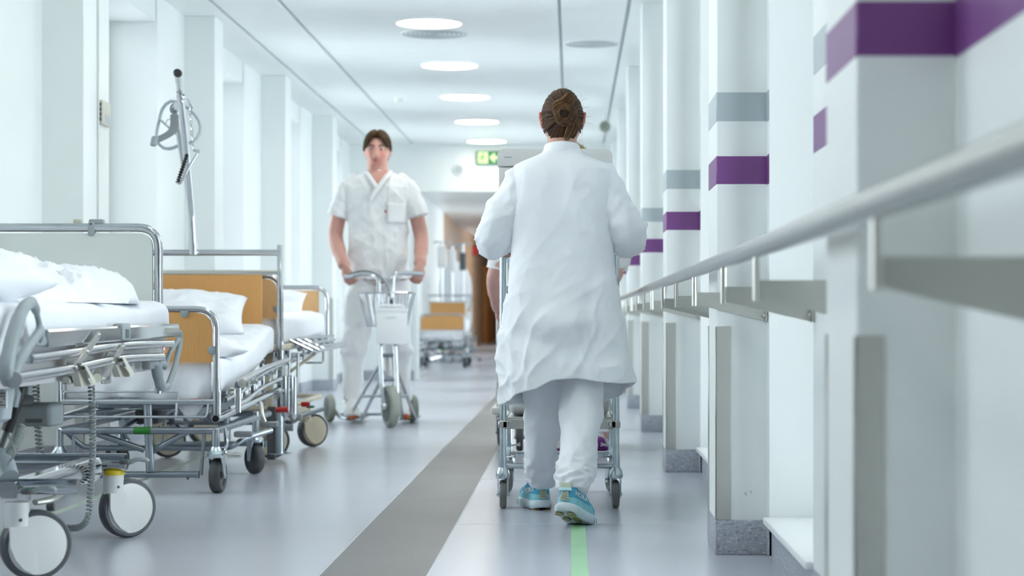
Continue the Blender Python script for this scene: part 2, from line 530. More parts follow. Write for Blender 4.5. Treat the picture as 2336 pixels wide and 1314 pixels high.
floor = struct('floor', G().box(-3.4, 1.5, -6, 62, -0.05, 0), 'floor')
part('walkway_strip', G().box(-0.70, -0.405, -6, 40, -0.01, 0.0006), 'strip', floor)
part('weld_line', G().box(-0.404, -0.4005, -6, 40, -0.01, 0.0008), 'weld', floor)
part('weld_line', G().box(-0.7045, -0.701, -6, 40, -0.01, 0.0008), 'weld', floor)
part('green_tape', G().box(-0.003, 0.046, -6, 6.98, -0.01, 0.0007), 'tape', floor)
part('green_tape', G().box(-1.912, -1.875, -6, 26, -0.01, 0.0007), 'tape2', floor)
for a in (5.0, 6.9, 8.8, 10.7, 12.6, 14.5):
    part('weld_line', G().box(-0.40, RP, a, a + 0.003, -0.01, 0.0005), 'weld', floor)

# ceiling: a cross-laid plank field between two shadow gaps, plain panels at the sides
ceiling = struct('ceiling', G().box(-3.4, 1.5, -6, 62, CEIL + 0.022, CEIL + 0.08), 'groove')
def slab(a, b, y0, y1, nm_='ceiling_panel'):
    return part(nm_, G().box(a, b, y0, y1, CEIL, CEIL + 0.03, 0.002, 1), 'ceil', ceiling)
for a, b in ((-3.4, -2.26), (-2.235, -1.832), (-1.808, -0.092), (-0.07, 0.345), (0.37, 1.5)):
    slab(a, b, -6, 12.1)
y = 12.1
while y < END - 0.01:
    slab(-1.808, -0.092, y + 0.0015, min(y + 0.30, END) - 0.0015, 'ceiling_plank'); y += 0.30
y = 12.1
while y < END - 0.01:
    for a, b in ((-2.235, -1.832), (-0.07, 0.345)):
        slab(a, b, y + 0.001, min(y + 1.2, END) - 0.001)
    y += 1.2
slab(-3.4, -2.26, 12.1, END); slab(0.37, 1.5, 12.1, END)
slab(-3.4, 1.5, END, 62)

# ---- right wall: pillars, wall pieces, deep window bays
def wallbox(x0, x1, y0, y1, z0, z1, name='wall_right'):
    return struct(name, G().box(x0, x1, y0, y1, z0, z1), 'wall')
def skirt(x0, x1, y0, y1, par, z1=0.105):
    return part('skirting', G().box(x0, x1, y0, y1, 0, z1, 0.004, 2), 'skirt', par)
BANDS = ((1.118, 1.207, 'purple', 'purple_band'), (1.308, 1.40, 'greyband', 'grey_band'))
def bands(x0, x1, y0, y1, par):
    for z0, z1, m_, n_ in BANDS:
        part(n_, G().box(x0, x1, y0, y1, z0, z1), m_, par)
OUT = 1.0
win_n = [0]
def bay(side, y0, y1, zs, name):
    """a window bay between y0 and y1: low wall, sill board, frame and pane, head"""
    win_n[0] += 1
    s = 1 if side == 'right' else -1
    face = RX if s > 0 else LX
    back = face + s*0.41
    a, b = sorted((face + s*0.012, back))
    w = wallbox(a, b, y0, y1, 0, zs - 0.02, name)
    part('skirting', G().box(min(face + s*0.006, face + s*0.014), max(face + s*0.006, face + s*0.014), y0, y1, 0, 0.098), 'skirt', w)
    part('sill', G().box(min(face - s*0.02, back), max(face - s*0.02, back), y0 + 0.002, y1 - 0.002, zs - 0.02, zs, 0.004, 2), 'sill', w)
    wallbox(a, b, y0, y1, 2.52, CEIL, name)
    fx = face + s*0.36
    fr = G(); t = 0.05
    xa, xb = sorted((fx, fx + s*0.045))
    fr.box(xa, xb, y0, y0 + t, zs, 2.52); fr.box(xa, xb, y1 - t, y1, zs, 2.52)
    fr.box(xa, xb, y0, y1, zs, zs + t); fr.box(xa, xb, y0, y1, 2.52 - t, 2.52)
    if y1 - y0 > 1.4:
        ym = (y0 + y1)/2; fr.box(xa, xb, ym - 0.03, ym + 0.03, zs, 2.52)
    f = struct('window_%d' % win_n[0], fr, 'sill')
    part('pane', G().box((xa + xb)/2 - 0.003, (xa + xb)/2 + 0.003, y0 + t*0.6, y1 - t*0.6, zs + t*0.6, 2.52 - t*0.6), 'pane', f)

prev = -6
for k, p in enumerate(PR):
    lo = p - (0.02 if k == 0 else 1.15)
    w = wallbox(RX, OUT, prev, p if k == 0 else lo, 0, CEIL)
    bands(RX - 0.0012, RX + 0.01, prev + 0.01, (p if k == 0 else lo - 0.012), w)
    skirt(RX - 0.004, RX + 0.02, prev, p if k == 0 else lo, w)
    if k:
        bay('right', lo, p - 0.07, 0.12, 'wall_right')
        w = wallbox(RX, OUT, p - 0.07, p, 0, CEIL)
        bands(RX - 0.0012, RX + 0.01, p - 0.062, p, w)
        skirt(RX - 0.004, RX + 0.02, p - 0.07, p, w)
    dep = 0.34 if k else 0.36
    pil = struct('pillar', G().box(RP, OUT, p, p + dep, 0, CEIL, 0.003, 1), 'wall')
    skirt(RP - 0.004, OUT - 0.02, p - 0.004, p + dep + 0.004, pil)
    for z0, z1, m_, n_ in BANDS:
        part(n_, G().box(RP - 0.0012, OUT - 0.02, p - 0.0012, p + dep + 0.0012, z0, z1, 0.0035, 1), m_, pil)
    for q0, q1, e0 in ((p - 0.003, p + 0.018, 0), (p + dep - 0.018, p + dep + 0.003, 1)):
        g = G()
        yy = p - 0.003 if e0 == 0 else p + dep
        g.box(RP - 0.003, RP + 0.042, yy, yy + 0.003, 0.106, 0.69, 0.0008, 1)
        g.box(RP - 0.003, RP, q0, q1, 0.106, 0.69, 0.0008, 1)
        part('corner_guard', g, 'steel', pil)
    if k == 1:
        for u, v, h_ in ((0.523, 1123/1000, 0.010), (0.539, 1.12, 0.006)):
            zz = EYE - (v*1000 - 722)*p/F
            part('scuff', G().tube([(u, p - 0.0004, zz), (u + 0.004, p - 0.0004, zz - h_)], [0.0025, 0.0015], 6), 'ventgrey', pil)
    prev = p + dep
w = wallbox(RX, OUT, prev, END, 0, CEIL)
skirt(RX - 0.004, RX + 0.02, prev, END, w)

# ---- left wall
wallbox(-2.98, LX, -6, PL[0], 0, CEIL, 'wall_left')
for k, p in enumerate(PL):
    dp = 0.52 if k == 4 else 0.30
    pil = struct('pillar', G().box(-2.94, LP, p, p + dp, 0, CEIL, 0.003, 1), 'wall')
    skirt(-2.90, LP + 0.004, p - 0.004, p + dp + 0.004, pil)
    for yy in (p - 0.003, p + dp):
        g = G()
        g.box(LP - 0.042, LP + 0.003, yy, yy + 0.003, 0.106, 0.90, 0.0008, 1)
        g.box(LP, LP + 0.003, min(yy, yy + 0.015 if yy < p else yy - 0.015), max(yy + 0.003, yy + 0.018 if yy < p else yy), 0.106, 0.90, 0.0008, 1)
        part('corner_guard', g, 'steel', pil)
    nx = PL[k+1] if k + 1 < len(PL) else END
    y0, y1 = p + dp, nx
    a, b = y0 + 0.55, y1 - 0.85
    if k == 1: b = a + 1.0  # out-of-view window, added and sized to light the nearest right pillar
    if p < -1:
        w = wallbox(-2.94, LX, y0, y1, 0, CEIL, 'wall_left'); skirt(LX - 0.02, LX + 0.004, y0, y1, w)
        continue
    for q0, q1 in ((y0, a), (b, y1)):
        w = wallbox(-2.94, LX, q0, q1, 0, CEIL, 'wall_left')
        skirt(LX - 0.02, LX + 0.004, q0, q1, w)
    bay('left', a, b, 0.50, 'wall_left')

# ---- end wall with its doorway, and the brown corridor beyond it
ew = wallbox(-2.94, -1.76, END, END + 0.18, 0, CEIL, 'wall_end')
part('skirting', G().box(-2.53, -1.765, END - 0.006, END + 0.02, 0, 0.105), 'skirt', ew)
wallbox(0.36, OUT, END, END + 0.18, 0, CEIL, 'wall_end')
wallbox(-1.76, 0.36, END, END + 0.18, 2.15, CEIL, 'wall_end')
struct('trim_1', G().box(-1.80, -1.755, END - 0.015, END + 0.195, 0, 2.19).box(0.355, 0.40, END - 0.015, END + 0.195, 0, 2.19).box(-1.80, 0.40, END - 0.015, END + 0.195, 2.145, 2.19), 'wall')
wallbox(-3.2, -2.56, END + 0.18, 31.0, 0, CEIL, 'wall_far')
wallbox(-3.2, -2.42, 31.0, 37.5, 0, CEIL, 'wall_far')
struct('wall_far', G().box(-3.2, -2.42, 37.5, 61, 0, CEIL), 'brownwall')
struct('wall_far', G().box(-3.2, 1.5, 60.5, 61, 0, CEIL), 'brownwall')
for a, b in ((END + 0.18, 25.0), (26.6, 30.0), (31.5, 36), (38.5, 45), (48, 61)):  # gaps left between these pieces are unseen openings added for sky light
    wallbox(0.8, 1.5, a, b, 0, CEIL, 'wall_far')
wallbox(0.8, 1.5, END + 0.18, 61, 0, 0.5, 'wall_far'); wallbox(0.8, 1.5, END + 0.18, 61, 2.4, CEIL, 'wall_far')
struct('wall_back', G().box(-3.0, 1.0, -6.2, -6.0, 0, CEIL), 'wall')
d1 = struct('door_1', G().box(-2.44, -2.30, 54.0, 58.5, 0, 2.1, 0.01, 1), 'orangedoor')
part('door_handle', G().cyl((-2.30, 54.25, 1.02), (-2.23, 54.25, 1.02), 0.012, 8).cyl((-2.24, 54.25, 1.02), (-2.24, 54.42, 1.02), 0.012, 8), 'satin', d1)
bell = thing('alarm_bell', 'round red alarm bell on the brown far corridor wall', 'bell', (-2.40, 48.6, 2.3))
part('gong', G().lathe([(0.0, 0.10), (0.10, 0.09), (0.135, 0.05), (0.14, 0.0)], 20, axis_m((-2.42, 48.6, 2.33), (1, -0.3, 0))), 'red', bell)
part('base', G().lathe([(0.07, 0.0), (0.07, 0.03)], 16, axis_m((-2.425, 48.6, 2.33), (1, -0.3, 0))), 'darkplastic', bell)

# ---- round ceiling lamps
YL = 13.27
ords = ['first', 'second', 'third', 'fourth', 'fifth']
lamp0 = None
for k in range(-5, 5):
    yy = YL + 2.235*k
    if yy > END - 0.25: yy = END - 0.30
    if k < 0: lab = 'round flush ceiling lamp of the corridor row above the camera side'
    else: lab = '%s round glowing ceiling lamp counted from the nearest end of the visible row' % ords[k]
    if k == 0: lab = 'largest round glowing ceiling lamp, beside the round perforated vent'
    if k == 4: lab = 'smallest round glowing ceiling lamp, close above the green exit sign'
    if lamp0 is None:
        lamp0 = thing('ceiling_lamp', lab, 'lamp', (-0.953, yy, CEIL), 'round lamps along the ceiling')
        part('diffuser', G().lathe([(0.0, CEIL - 0.010), (0.205, CEIL - 0.010), (0.214, CEIL - 0.004), (0.214, CEIL + 0.002)], 40, Matrix.Translation((-0.953, yy, 0))), 'lamp', lamp0)
        part('rim', G().lathe([(0.212, CEIL - 0.003), (0.216, CEIL - 0.012), (0.232, CEIL - 0.008), (0.236, CEIL), (0.212, CEIL + 0.001)], 40, Matrix.Translation((-0.953, yy, 0))), 'ceil', lamp0)
        first = yy
    else:
        c = copy_tree(lamp0); c.location = (-0.953, yy, CEIL); c['label'] = lab
for yy in (26, 29.5, 33, 37, 42, 47, 52, 57):  # extra lamps, added to brighten the enclosed far corridor
    c = copy_tree(lamp0); c.location = (-0.953, yy, CEIL); c['label'] = 'round ceiling lamp added to light the far corridor beyond the doorway'; c['group'] = 'lamps added beyond the doorway'
# perforated vents
def vent(x, y, r, lab):
    v = thing('ceiling_vent', lab, 'vent', (x, y, CEIL), 'round ceiling vents')
    part('rim', G().lathe([(r - 0.012, CEIL - 0.002), (r - 0.01, CEIL - 0.007), (r, CEIL - 0.004), (r + 0.002, CEIL + 0.001), (r - 0.012, CEIL + 0.001)], 36, Matrix.Translation((x, y, 0))), 'ceil', v)
    for k in range(7):
        q = 0.02 + (r - 0.04)*k/6
        part('ring', G().lathe([(q, CEIL - 0.006), (q + 0.012, CEIL - 0.006), (q + 0.012, CEIL - 0.001), (q, CEIL - 0.001)], 32, Matrix.Translation((x, y, 0))), 'ventgrey', v)
vent(-0.953, 13.80, 0.235, 'round perforated ceiling vent just beyond the largest ceiling lamp')
vent(0.14, 14.3, 0.20, 'faint round vent in the ceiling strip over the handrail side')
# small ceiling sensor
sen = thing('ceiling_sensor', 'small white detector dome on the ceiling beside the third lamp', 'detector', (-1.55, 17.9, CEIL))
part('dome', G().lathe([(0.05, CEIL), (0.05, CEIL - 0.015), (0.035, CEIL - 0.035), (0.0, CEIL - 0.04)], 18, Matrix.Translation((-1.55, 17.9, 0))), 'whiteplastic', sen)

# ---- fittings on the end wall
es = thing('exit_sign', 'lit green exit sign with running figure on the end wall above the doorway', 'sign', (-0.9, END, 2.46))
p0, p1 = pt(1088, 373, END - 0.05), pt(1146, 346, END - 0.05)
part('housing', G().box(p0.x - 0.008, p1.x + 0.03, END - 0.045, END, p0.z - 0.008, p1.z + 0.008, 0.004, 1), 'signgreen', es)
xm = p0.x + 0.128
part('panel', G().box(p0.x + 0.012, xm - 0.004, END - 0.048, END - 0.044, p0.z + 0.004, p1.z - 0.004), 'signpale', es)
g = G()   # running figure and arrow as flat print
cx, cz = (p0.x + xm)/2, (p0.z + p1.z)/2
for q in ([(0.004, 0.03), (-0.004, -0.005)], [(0.002, 0.022), (0.026, 0.012), (0.034, 0.02)], [(0.002, 0.022), (-0.018, 0.012), (-0.026, -0.002)], [(-0.004, -0.005), (0.016, -0.022), (0.012, -0.045)], [(-0.004, -0.005), (-0.014, -0.028), (-0.034, -0.034)]):
    g.tube([(cx + u, END - 0.049, cz + v) for u, v in q], 0.006, 6)
g.ellipsoid((cx + 0.008, END - 0.049, cz + 0.046), 0.009, 0.003, 0.009, 10, 6)
part('running_figure', g, 'signgreen', es)
ax = xm + 0.06
part('arrow', G().prism([(ax - 0.045, cz), (ax, cz + 0.048), (ax + 0.028, cz + 0.048), (ax - 0.002, cz + 0.014), (ax + 0.05, cz + 0.014), (ax + 0.05, cz - 0.014), (ax - 0.002, cz - 0.014), (ax + 0.028, cz - 0.048), (ax, cz - 0.048)], END - 0.049, END - 0.044, 'y'), 'signpale', es)
c0 = pt(1047, 387, END)
cl = thing('wall_disc', 'small round pale grey fitting on the end wall beside the exit sign', 'wall fitting', c0)
part('ring', G().lathe([(0.0, 0.0), (0.068, 0.0), (0.068, 0.02), (0.052, 0.026), (0.05, 0.02), (0.0, 0.02)], 24, axis_m(c0, (0, -1, 0))), 'whiteplastic', cl)
part('face', G().lathe([(0.0, 0.021), (0.045, 0.021), (0.045, 0.024), (0.0, 0.024)], 24, axis_m(c0, (0, -1, 0))), 'greyband', cl)
# hanging round speaker by the pillars
c0 = pt(1380, 289, 19.0)
sp = thing('hanging_speaker', 'round grey ceiling-hung speaker ring near the far pillars', 'speaker', (c0.x, 19.0, CEIL))
part('ring', G().lathe([(0.022, 0.02), (0.03, 0.035), (0.047, 0.035), (0.055, 0.02), (0.055, -0.02), (0.045, -0.04), (0.0, -0.04)], 24, axis_m(c0, (0, -1, 0))), 'olivegrey', sp)
part('cone', G().lathe([(0.0, 0.012), (0.024, 0.02), (0.024, 0.0)], 20, axis_m(c0, (0, -1, 0))), 'whiteplastic', sp)
part('bracket', G().cyl((c0.x, 19.02, c0.z + 0.05), (c0.x, 19.02, CEIL), 0.008, 8), 'whiteplastic', sp)

# ---- handrail: one tube, posts and tapering plates
hr = thing('handrail', 'long stainless handrail tube running along the pillared wall', 'handrail', (0.369, 0, 0.857))
part('rail', G().cyl((0.369, 0.6, 0.857), (0.369, 22.4, 0.857), 0.0195, 20), 'rail', hr)
ys = [0.9, 2.42, 3.99, 4.86]
for p in PR[1:]:
    ys.append(p - 0.006)
    if p < 20:
        ys += [p + 1.03, p + 2.07]
for yy in ys:
    sit = [p for p in PR if abs(p - yy) < 0.05]
    g = G().cyl((0.369, yy, 0.752), (0.369, yy, 0.84), 0.0075, 10)
    part('post', g, 'steel', hr)
    g = G().prism([(0.366, 0.758), (0.366, 0.793), (0.588, 0.793), (0.588, 0.706)], yy + 0.002, yy + 0.006, 'y')
    g.box(0.582, 0.588, yy - 0.022, yy + 0.006, 0.706, 0.793)
    part('bracket_plate', g, 'satin', hr)
    part('bolt', G().lathe([(0.0, 0.006), (0.005, 0.005), (0.007, 0.0)], 10, axis_m((0.58, yy - 0.012, 0.722), (-1, 0, 0))), 'steel', hr)

# ---- little box on the left pillar
q = pt(232, 246, 9.6)
wb = thing('wall_thermostat', 'small off-white slotted control box on the pale wall beside the thin conduit', 'thermostat', (LP, 9.80, q.z))
X = LP
part('housing', G().box(X - 0.002, X + 0.022, 9.79, 9.97, q.z - 0.06, q.z + 0.06, 0.006, 2), 'ivory', wb)
for k in range(4):
    part('slot', G().box(X + 0.004, X + 0.016, 9.787, 9.791, q.z + 0.028 - k*0.024, q.z + 0.046 - k*0.024), 'darkplastic', wb)
part('display', G().box(X + 0.0215, X + 0.0235, 9.85, 9.94, q.z - 0.05, q.z - 0.005), 'greyband', wb)
single('wall_conduit', G().cyl((LP + 0.006, 9.77, 0.2), (LP + 0.006, 9.77, CEIL), 0.005, 8), 'whiteplastic', 'thin white vertical conduit on the pillar beside the small control box', 'conduit')
# ================================================================== beds
def wheel(parent, c, axis, r, w, tyre, disc, disc_r=0.72, recess=0.0, name='wheel'):
    """tyre as a part, disc as its sub-part; axis = direction the disc looks"""
    m = axis_m(c, axis)
    t = part(name, G().lathe([(r*disc_r*0.9, -w*0.42), (r*0.86, -w*0.5), (r*0.97, -w*0.36), (r, -w*0.12), (r, w*0.12), (r*0.97, w*0.36), (r*0.86, w*0.5), (r*disc_r*0.9, w*0.42)], 36, m), tyre, parent)
    h = w*0.46 - recess
    part('disc', G().lathe([(0.0, h + w*0.06), (r*disc_r*0.55, h + w*0.05), (r*disc_r, h), (r*disc_r, -h), (r*disc_r*0.55, -h - w*0.05), (0.0, -h - w*0.06)], 36, m), disc, t)
    return t

def fork_castor(parent, x, y, r, w, ang, top, tyre='rubber', disc='castordisc', metal='zinc', trail=0.035):
    """swivel castor on a metal fork: ang turns the wheel plane from the corridor direction"""
    a = Vector((math.cos(ang), math.sin(ang), 0)); t = Vector((-math.sin(ang), math.cos(ang), 0))
    c = Vector((x, y, r)) + t*trail
    g = G()
    for s in (-1, 1):
        o = c + a*(s*(w*0.5 + 0.005))
        hd = Vector((x, y, r*2 + 0.012)) + a*(s*(w*0.5 + 0.005)) + t*trail*0.3
        q = [hd - t*0.028, hd + t*0.03, o + t*0.014 - Vector((0, 0, 0.012)), o - t*0.014 - Vector((0, 0, 0.012))]
        n0 = a*0.002
        g.loft([[p_ - n0 for p_ in q], [p_ + n0 for p_ in q]])
    g.lathe([(0.0, 0.0), (w*0.5 + 0.012, 0.0), (w*0.5 + 0.014, 0.012), (0.024, 0.026), (0.018, 0.04), (0.0, 0.04)], 20, Matrix.Translation((x, y, r*2 + 0.008)))
    g.cyl(c - a*(w*0.5 + 0.012), c + a*(w*0.5 + 0.012), 0.007, 10)
    cs = part('castor', g, metal, parent)
    part('stem', G().cyl((x, y, r*2 + 0.03), (x, y, top), 0.0165, 14), 'chrome', cs)
    m = axis_m(c, a)
    prof = [(r*0.62, -w*0.40), (r*0.86, -w*0.5), (r*0.97, -w*0.36), (r, -w*0.12), (r, w*0.12), (r*0.97, w*0.36), (r*0.86, w*0.5), (r*0.62, w*0.40)]
    part('tyre', G().lathe(prof, 32, m), tyre, cs)
    h = w*0.36
    part('disc', G().lathe([(0.0, h), (r*0.22, h), (r*0.24, h - 0.003), (r*0.66, h - 0.002), (r*0.68, h + 0.002), (r*0.7, h), (r*0.7, -h), (0.0, -h)], 28, m), disc, cs)
    return cs

def shroud_castor(parent, x, y, r, w, phi, top, body, disc, tyre, cap=None):
    """hospital castor whose cover runs from the stem down over the wheel; phi turns the disc towards the corridor's far side"""
    a = Vector((math.sin(phi), -math.cos(phi), 0)); t = Vector((math.cos(phi), math.sin(phi), 0))
    c = Vector((x, y, r)) + t*(r*0.52)
    g = G().cyl((x, y, r*1.42), (x, y, top), r*0.345, 24)
    off = a*(w*0.5 + 0.002)
    def cov(o2, k):
        pts = []
        for u, v in ((-0.30, 1.55), (0.30, 1.55), (0.34, 1.0), (0.40, 0.55), (0.47, 0.22), (0.35, 0.20), (0.10, 0.34), (-0.14, 0.62), (-0.30, 1.0)):
            pts.append(Vector((x, y, 0)) + t*(u*r) + Vector((0, 0, v*r)) + o2)
        return pts
    g.loft([cov(a*(r*0.10), 1), cov(off + a*0.010, 1)])
    cs = part('castor', g, body, parent, 35)
    m = axis_m(c, a)
    part('tyre', G().lathe([(r*0.84, -w*0.5), (r*0.93, -w*0.5), (r*0.985, -w*0.36), (r, -w*0.1), (r, w*0.1), (r*0.985, w*0.36), (r*0.93, w*0.5), (r*0.84, w*0.5)], 48, m), tyre, cs)
    h = w*0.5
    part('disc', G().lathe([(0.0, h + 0.004), (r*0.6, h + 0.003), (r*0.84, h - 0.001), (r*0.86, h - 0.005), (r*0.86, -h + 0.005), (r*0.84, -h), (0.0, -h - 0.003)], 48, m), disc, cs)
    part('axle_cap', G().lathe([(0.0, 0.003), (0.004, 0.002), (0.005, 0.0)], 8, axis_m(Vector((x, y, r*1.75)) + a*r*0.345, a)), 'darkplastic', cs)
    if cap:
        part('cap', G().lathe([(0.0, top + 0.012), (r*0.30, top + 0.012), (r*0.36, top + 0.008), (r*0.37, top - 0.006), (r*0.0, top - 0.006)], 24, Matrix.Translation((x, y, 0))), cap, cs)
    return cs

def brake_pedal(parent, x, y, z, ang, topc='green'):
    m = Matrix.Translation((x, y, z)) @ Matrix.Rotation(ang, 4, 'Z') @ Matrix.Scale(0.66, 4)
    g = G()
    g.lathe([(0.0, -0.012), (0.030, -0.010), (0.033, 0.0), (0.031, 0.010), (0.0, 0.012)], 20, m)
    p_ = part('pedal', g, 'darkplastic', parent)
    arm = [(0.02, 0, 0.0), (0.055, 0, 0.012), (0.095, 0, 0.010), (0.108, 0, 0.0)]
    g = G().tube([m @ Vector(q) for q in smooth_path(arm, 4)], [0.012]*6 + [0.0135]*4 + [0.0115]*3, 10, flat=(0.62, 1.0))
    part('arm', g, 'greyplastic', p_)
    part('button', G().lathe([(0.0, 0.013), (0.020, 0.0125), (0.024, 0.010), (0.0, 0.008)], 18, m), topc, p_)
    part('bolt', G().cyl(m @ Vector((0, 0, -0.034)), m @ Vector((0, 0, -0.01)), 0.006, 8), 'chrome', p_)
    return p_

def cloth_slab(x0, x1, y0, y1, zf, zb, thick, nx=40, ny=70, seed=0, amp=0.006, side_drop=0.0):
    """a made-up mattress: top height runs zf(y); soft edges; creases"""
    rings = []
    for j in range(ny + 1):
        y = y0 + (y1 - y0)*j/ny
        z1 = zf(y); e = min(1.0, min(j, ny - j)/3.0); e = math.sqrt(max(0.0, 1 - (1 - e)**2))
        ring = []
        k = 56
        for i in range(k):
            t = 2*PI*i/k; c, s = math.cos(t), math.sin(t)
            px = math.copysign(abs(c)**0.22, c); pz = math.copysign(abs(s)**0.35, s)
            hx = (x1 - x0)/2 - 0.02*(1 - e); hz = thick/2*(0.55 + 0.45*e)
            x = (x0 + x1)/2 + px*hx; z = z1 - thick/2 + pz*hz
            q = Vector((x*6, y*5, z*9 + seed))
            d = noise.noise(q)*amp + (1 - abs(noise.noise(q*1.7 + Vector((5, seed, 1)))))**4*amp*0.9
            if s < -0.3: d *= 0.3
            x += px*d*0.6; z += pz*d
            ring.append((x, y, z))
        rings.append(ring)
    return G().loft(rings)

def pillow(c, L, W, T, rot, seed=0, n=34, amp=0.012):
    """stuffed pillow: pinched corners, plump middle, creases running from the corners"""
    top, bot = [], []
    g = G(); m = Matrix.Translation(c) @ rot
    idx = {}
    for side in (1, -1):
        for i in range(n + 1):
            for j in range(n + 1):
                u, v = -1 + 2*i/n, -1 + 2*j/n
                e = (1 - u*u)*(1 - v*v)
                h = T/2*max(e, 0)**0.42
                pin = 1 - 0.07*(1 - abs(v)**2)*abs(u)**3
                pin2 = 1 - 0.10*(1 - abs(u)**2)*abs(v)**3
                q = Vector((u*2.3 + seed, v*2.3, side*2.0 + seed*0.7))
                d = noise.noise(q)*amp*2.2*max(e, 0)**0.3 + ((1 - abs(noise.noise(q*1.8)))**4 - 0.3)*amp*max(e, 0)**0.3
                p = m @ Vector((u*L/2*pin, v*W/2*pin2, side*(h + (d if e > 0 else 0))))
                if side == -1 and (i in (0, n) or j in (0, n)): continue
                idx[(side, i, j)] = len(g.v); g.v.append(p[:])
    def I(s, i, j): return idx[(1, i, j)] if (i in (0, n) or j in (0, n)) else idx[(s, i, j)]
    for s in (1, -1):
        for i in range(n):
            for j in range(n):
                f = (I(s, i, j), I(s, i+1, j), I(s, i+1, j+1), I(s, i, j+1))
                g.f.append(f if s == 1 else f[::-1])
    return g

def heap(x0, x1, y0, y1, base, lumps, seed=0, n=90, fold=0.03):
    """a crumpled duvet: a closed sheet of lumps and ridged folds resting on the mattress"""
    g = G(); nx, ny = n, n
    def H(u, v):
        x = x0 + (x1 - x0)*u; y = y0 + (y1 - y0)*v
        h = 0
        for (cx, cy, rx, ry, hh) in lumps:
            d = ((x - cx)/rx)**2 + ((y - cy)/ry)**2
            h = max(h, hh*max(0.0, 1 - d)**0.55) if d < 1 else h
        q = Vector((x*7 + seed, y*5, seed*1.3)); w = noise.noise(q*0.6)*0.9
        r = (1 - abs(noise.noise(q + Vector((w, w*1.5, 0)))))**3 - 0.35
        r2 = (1 - abs(noise.noise(q*2.3 + Vector((w*2, 0, 3)))))**3 - 0.35
        k = min(1.0, h/0.05)
        return h + k*(r*fold + r2*fold*0.4)
    for i in range(nx + 1):
        for j in range(ny + 1):
            u, v = i/nx, j/ny
            g.v.append((x0 + (x1 - x0)*u, y0 + (y1 - y0)*v, base + max(0.0, H(u, v)) - 0.004))
    for i in range(nx):
        for j in range(ny):
            a = i*(ny + 1) + j; q = (a, a + ny + 1, a + ny + 2, a + 1)
            if max(g.v[t][2] for t in q) > base + 0.004: g.f.append(q)
    # keep used points, close the underside flat
    used = sorted({t for f in g.f for t in f}); mp = {t: i for i, t in enumerate(used)}
    o = G(); o.v = [g.v[t] for t in used]; o.f = [tuple(mp[t] for t in f) for f in g.f]
    k = len(o.v); top = list(o.f)
    o.v += [(p[0], p[1], base - 0.005) for p in o.v]
    o.f += [tuple(t + k for t in f[::-1]) for f in top]
    ed = {}
    for f in top:
        for a, b in zip(f, f[1:] + f[:1]): ed[(a, b)] = 1
    for a, b in ed:
        if (b, a) not in ed: o.f.append((b, a, a + k, b + k))
    return o

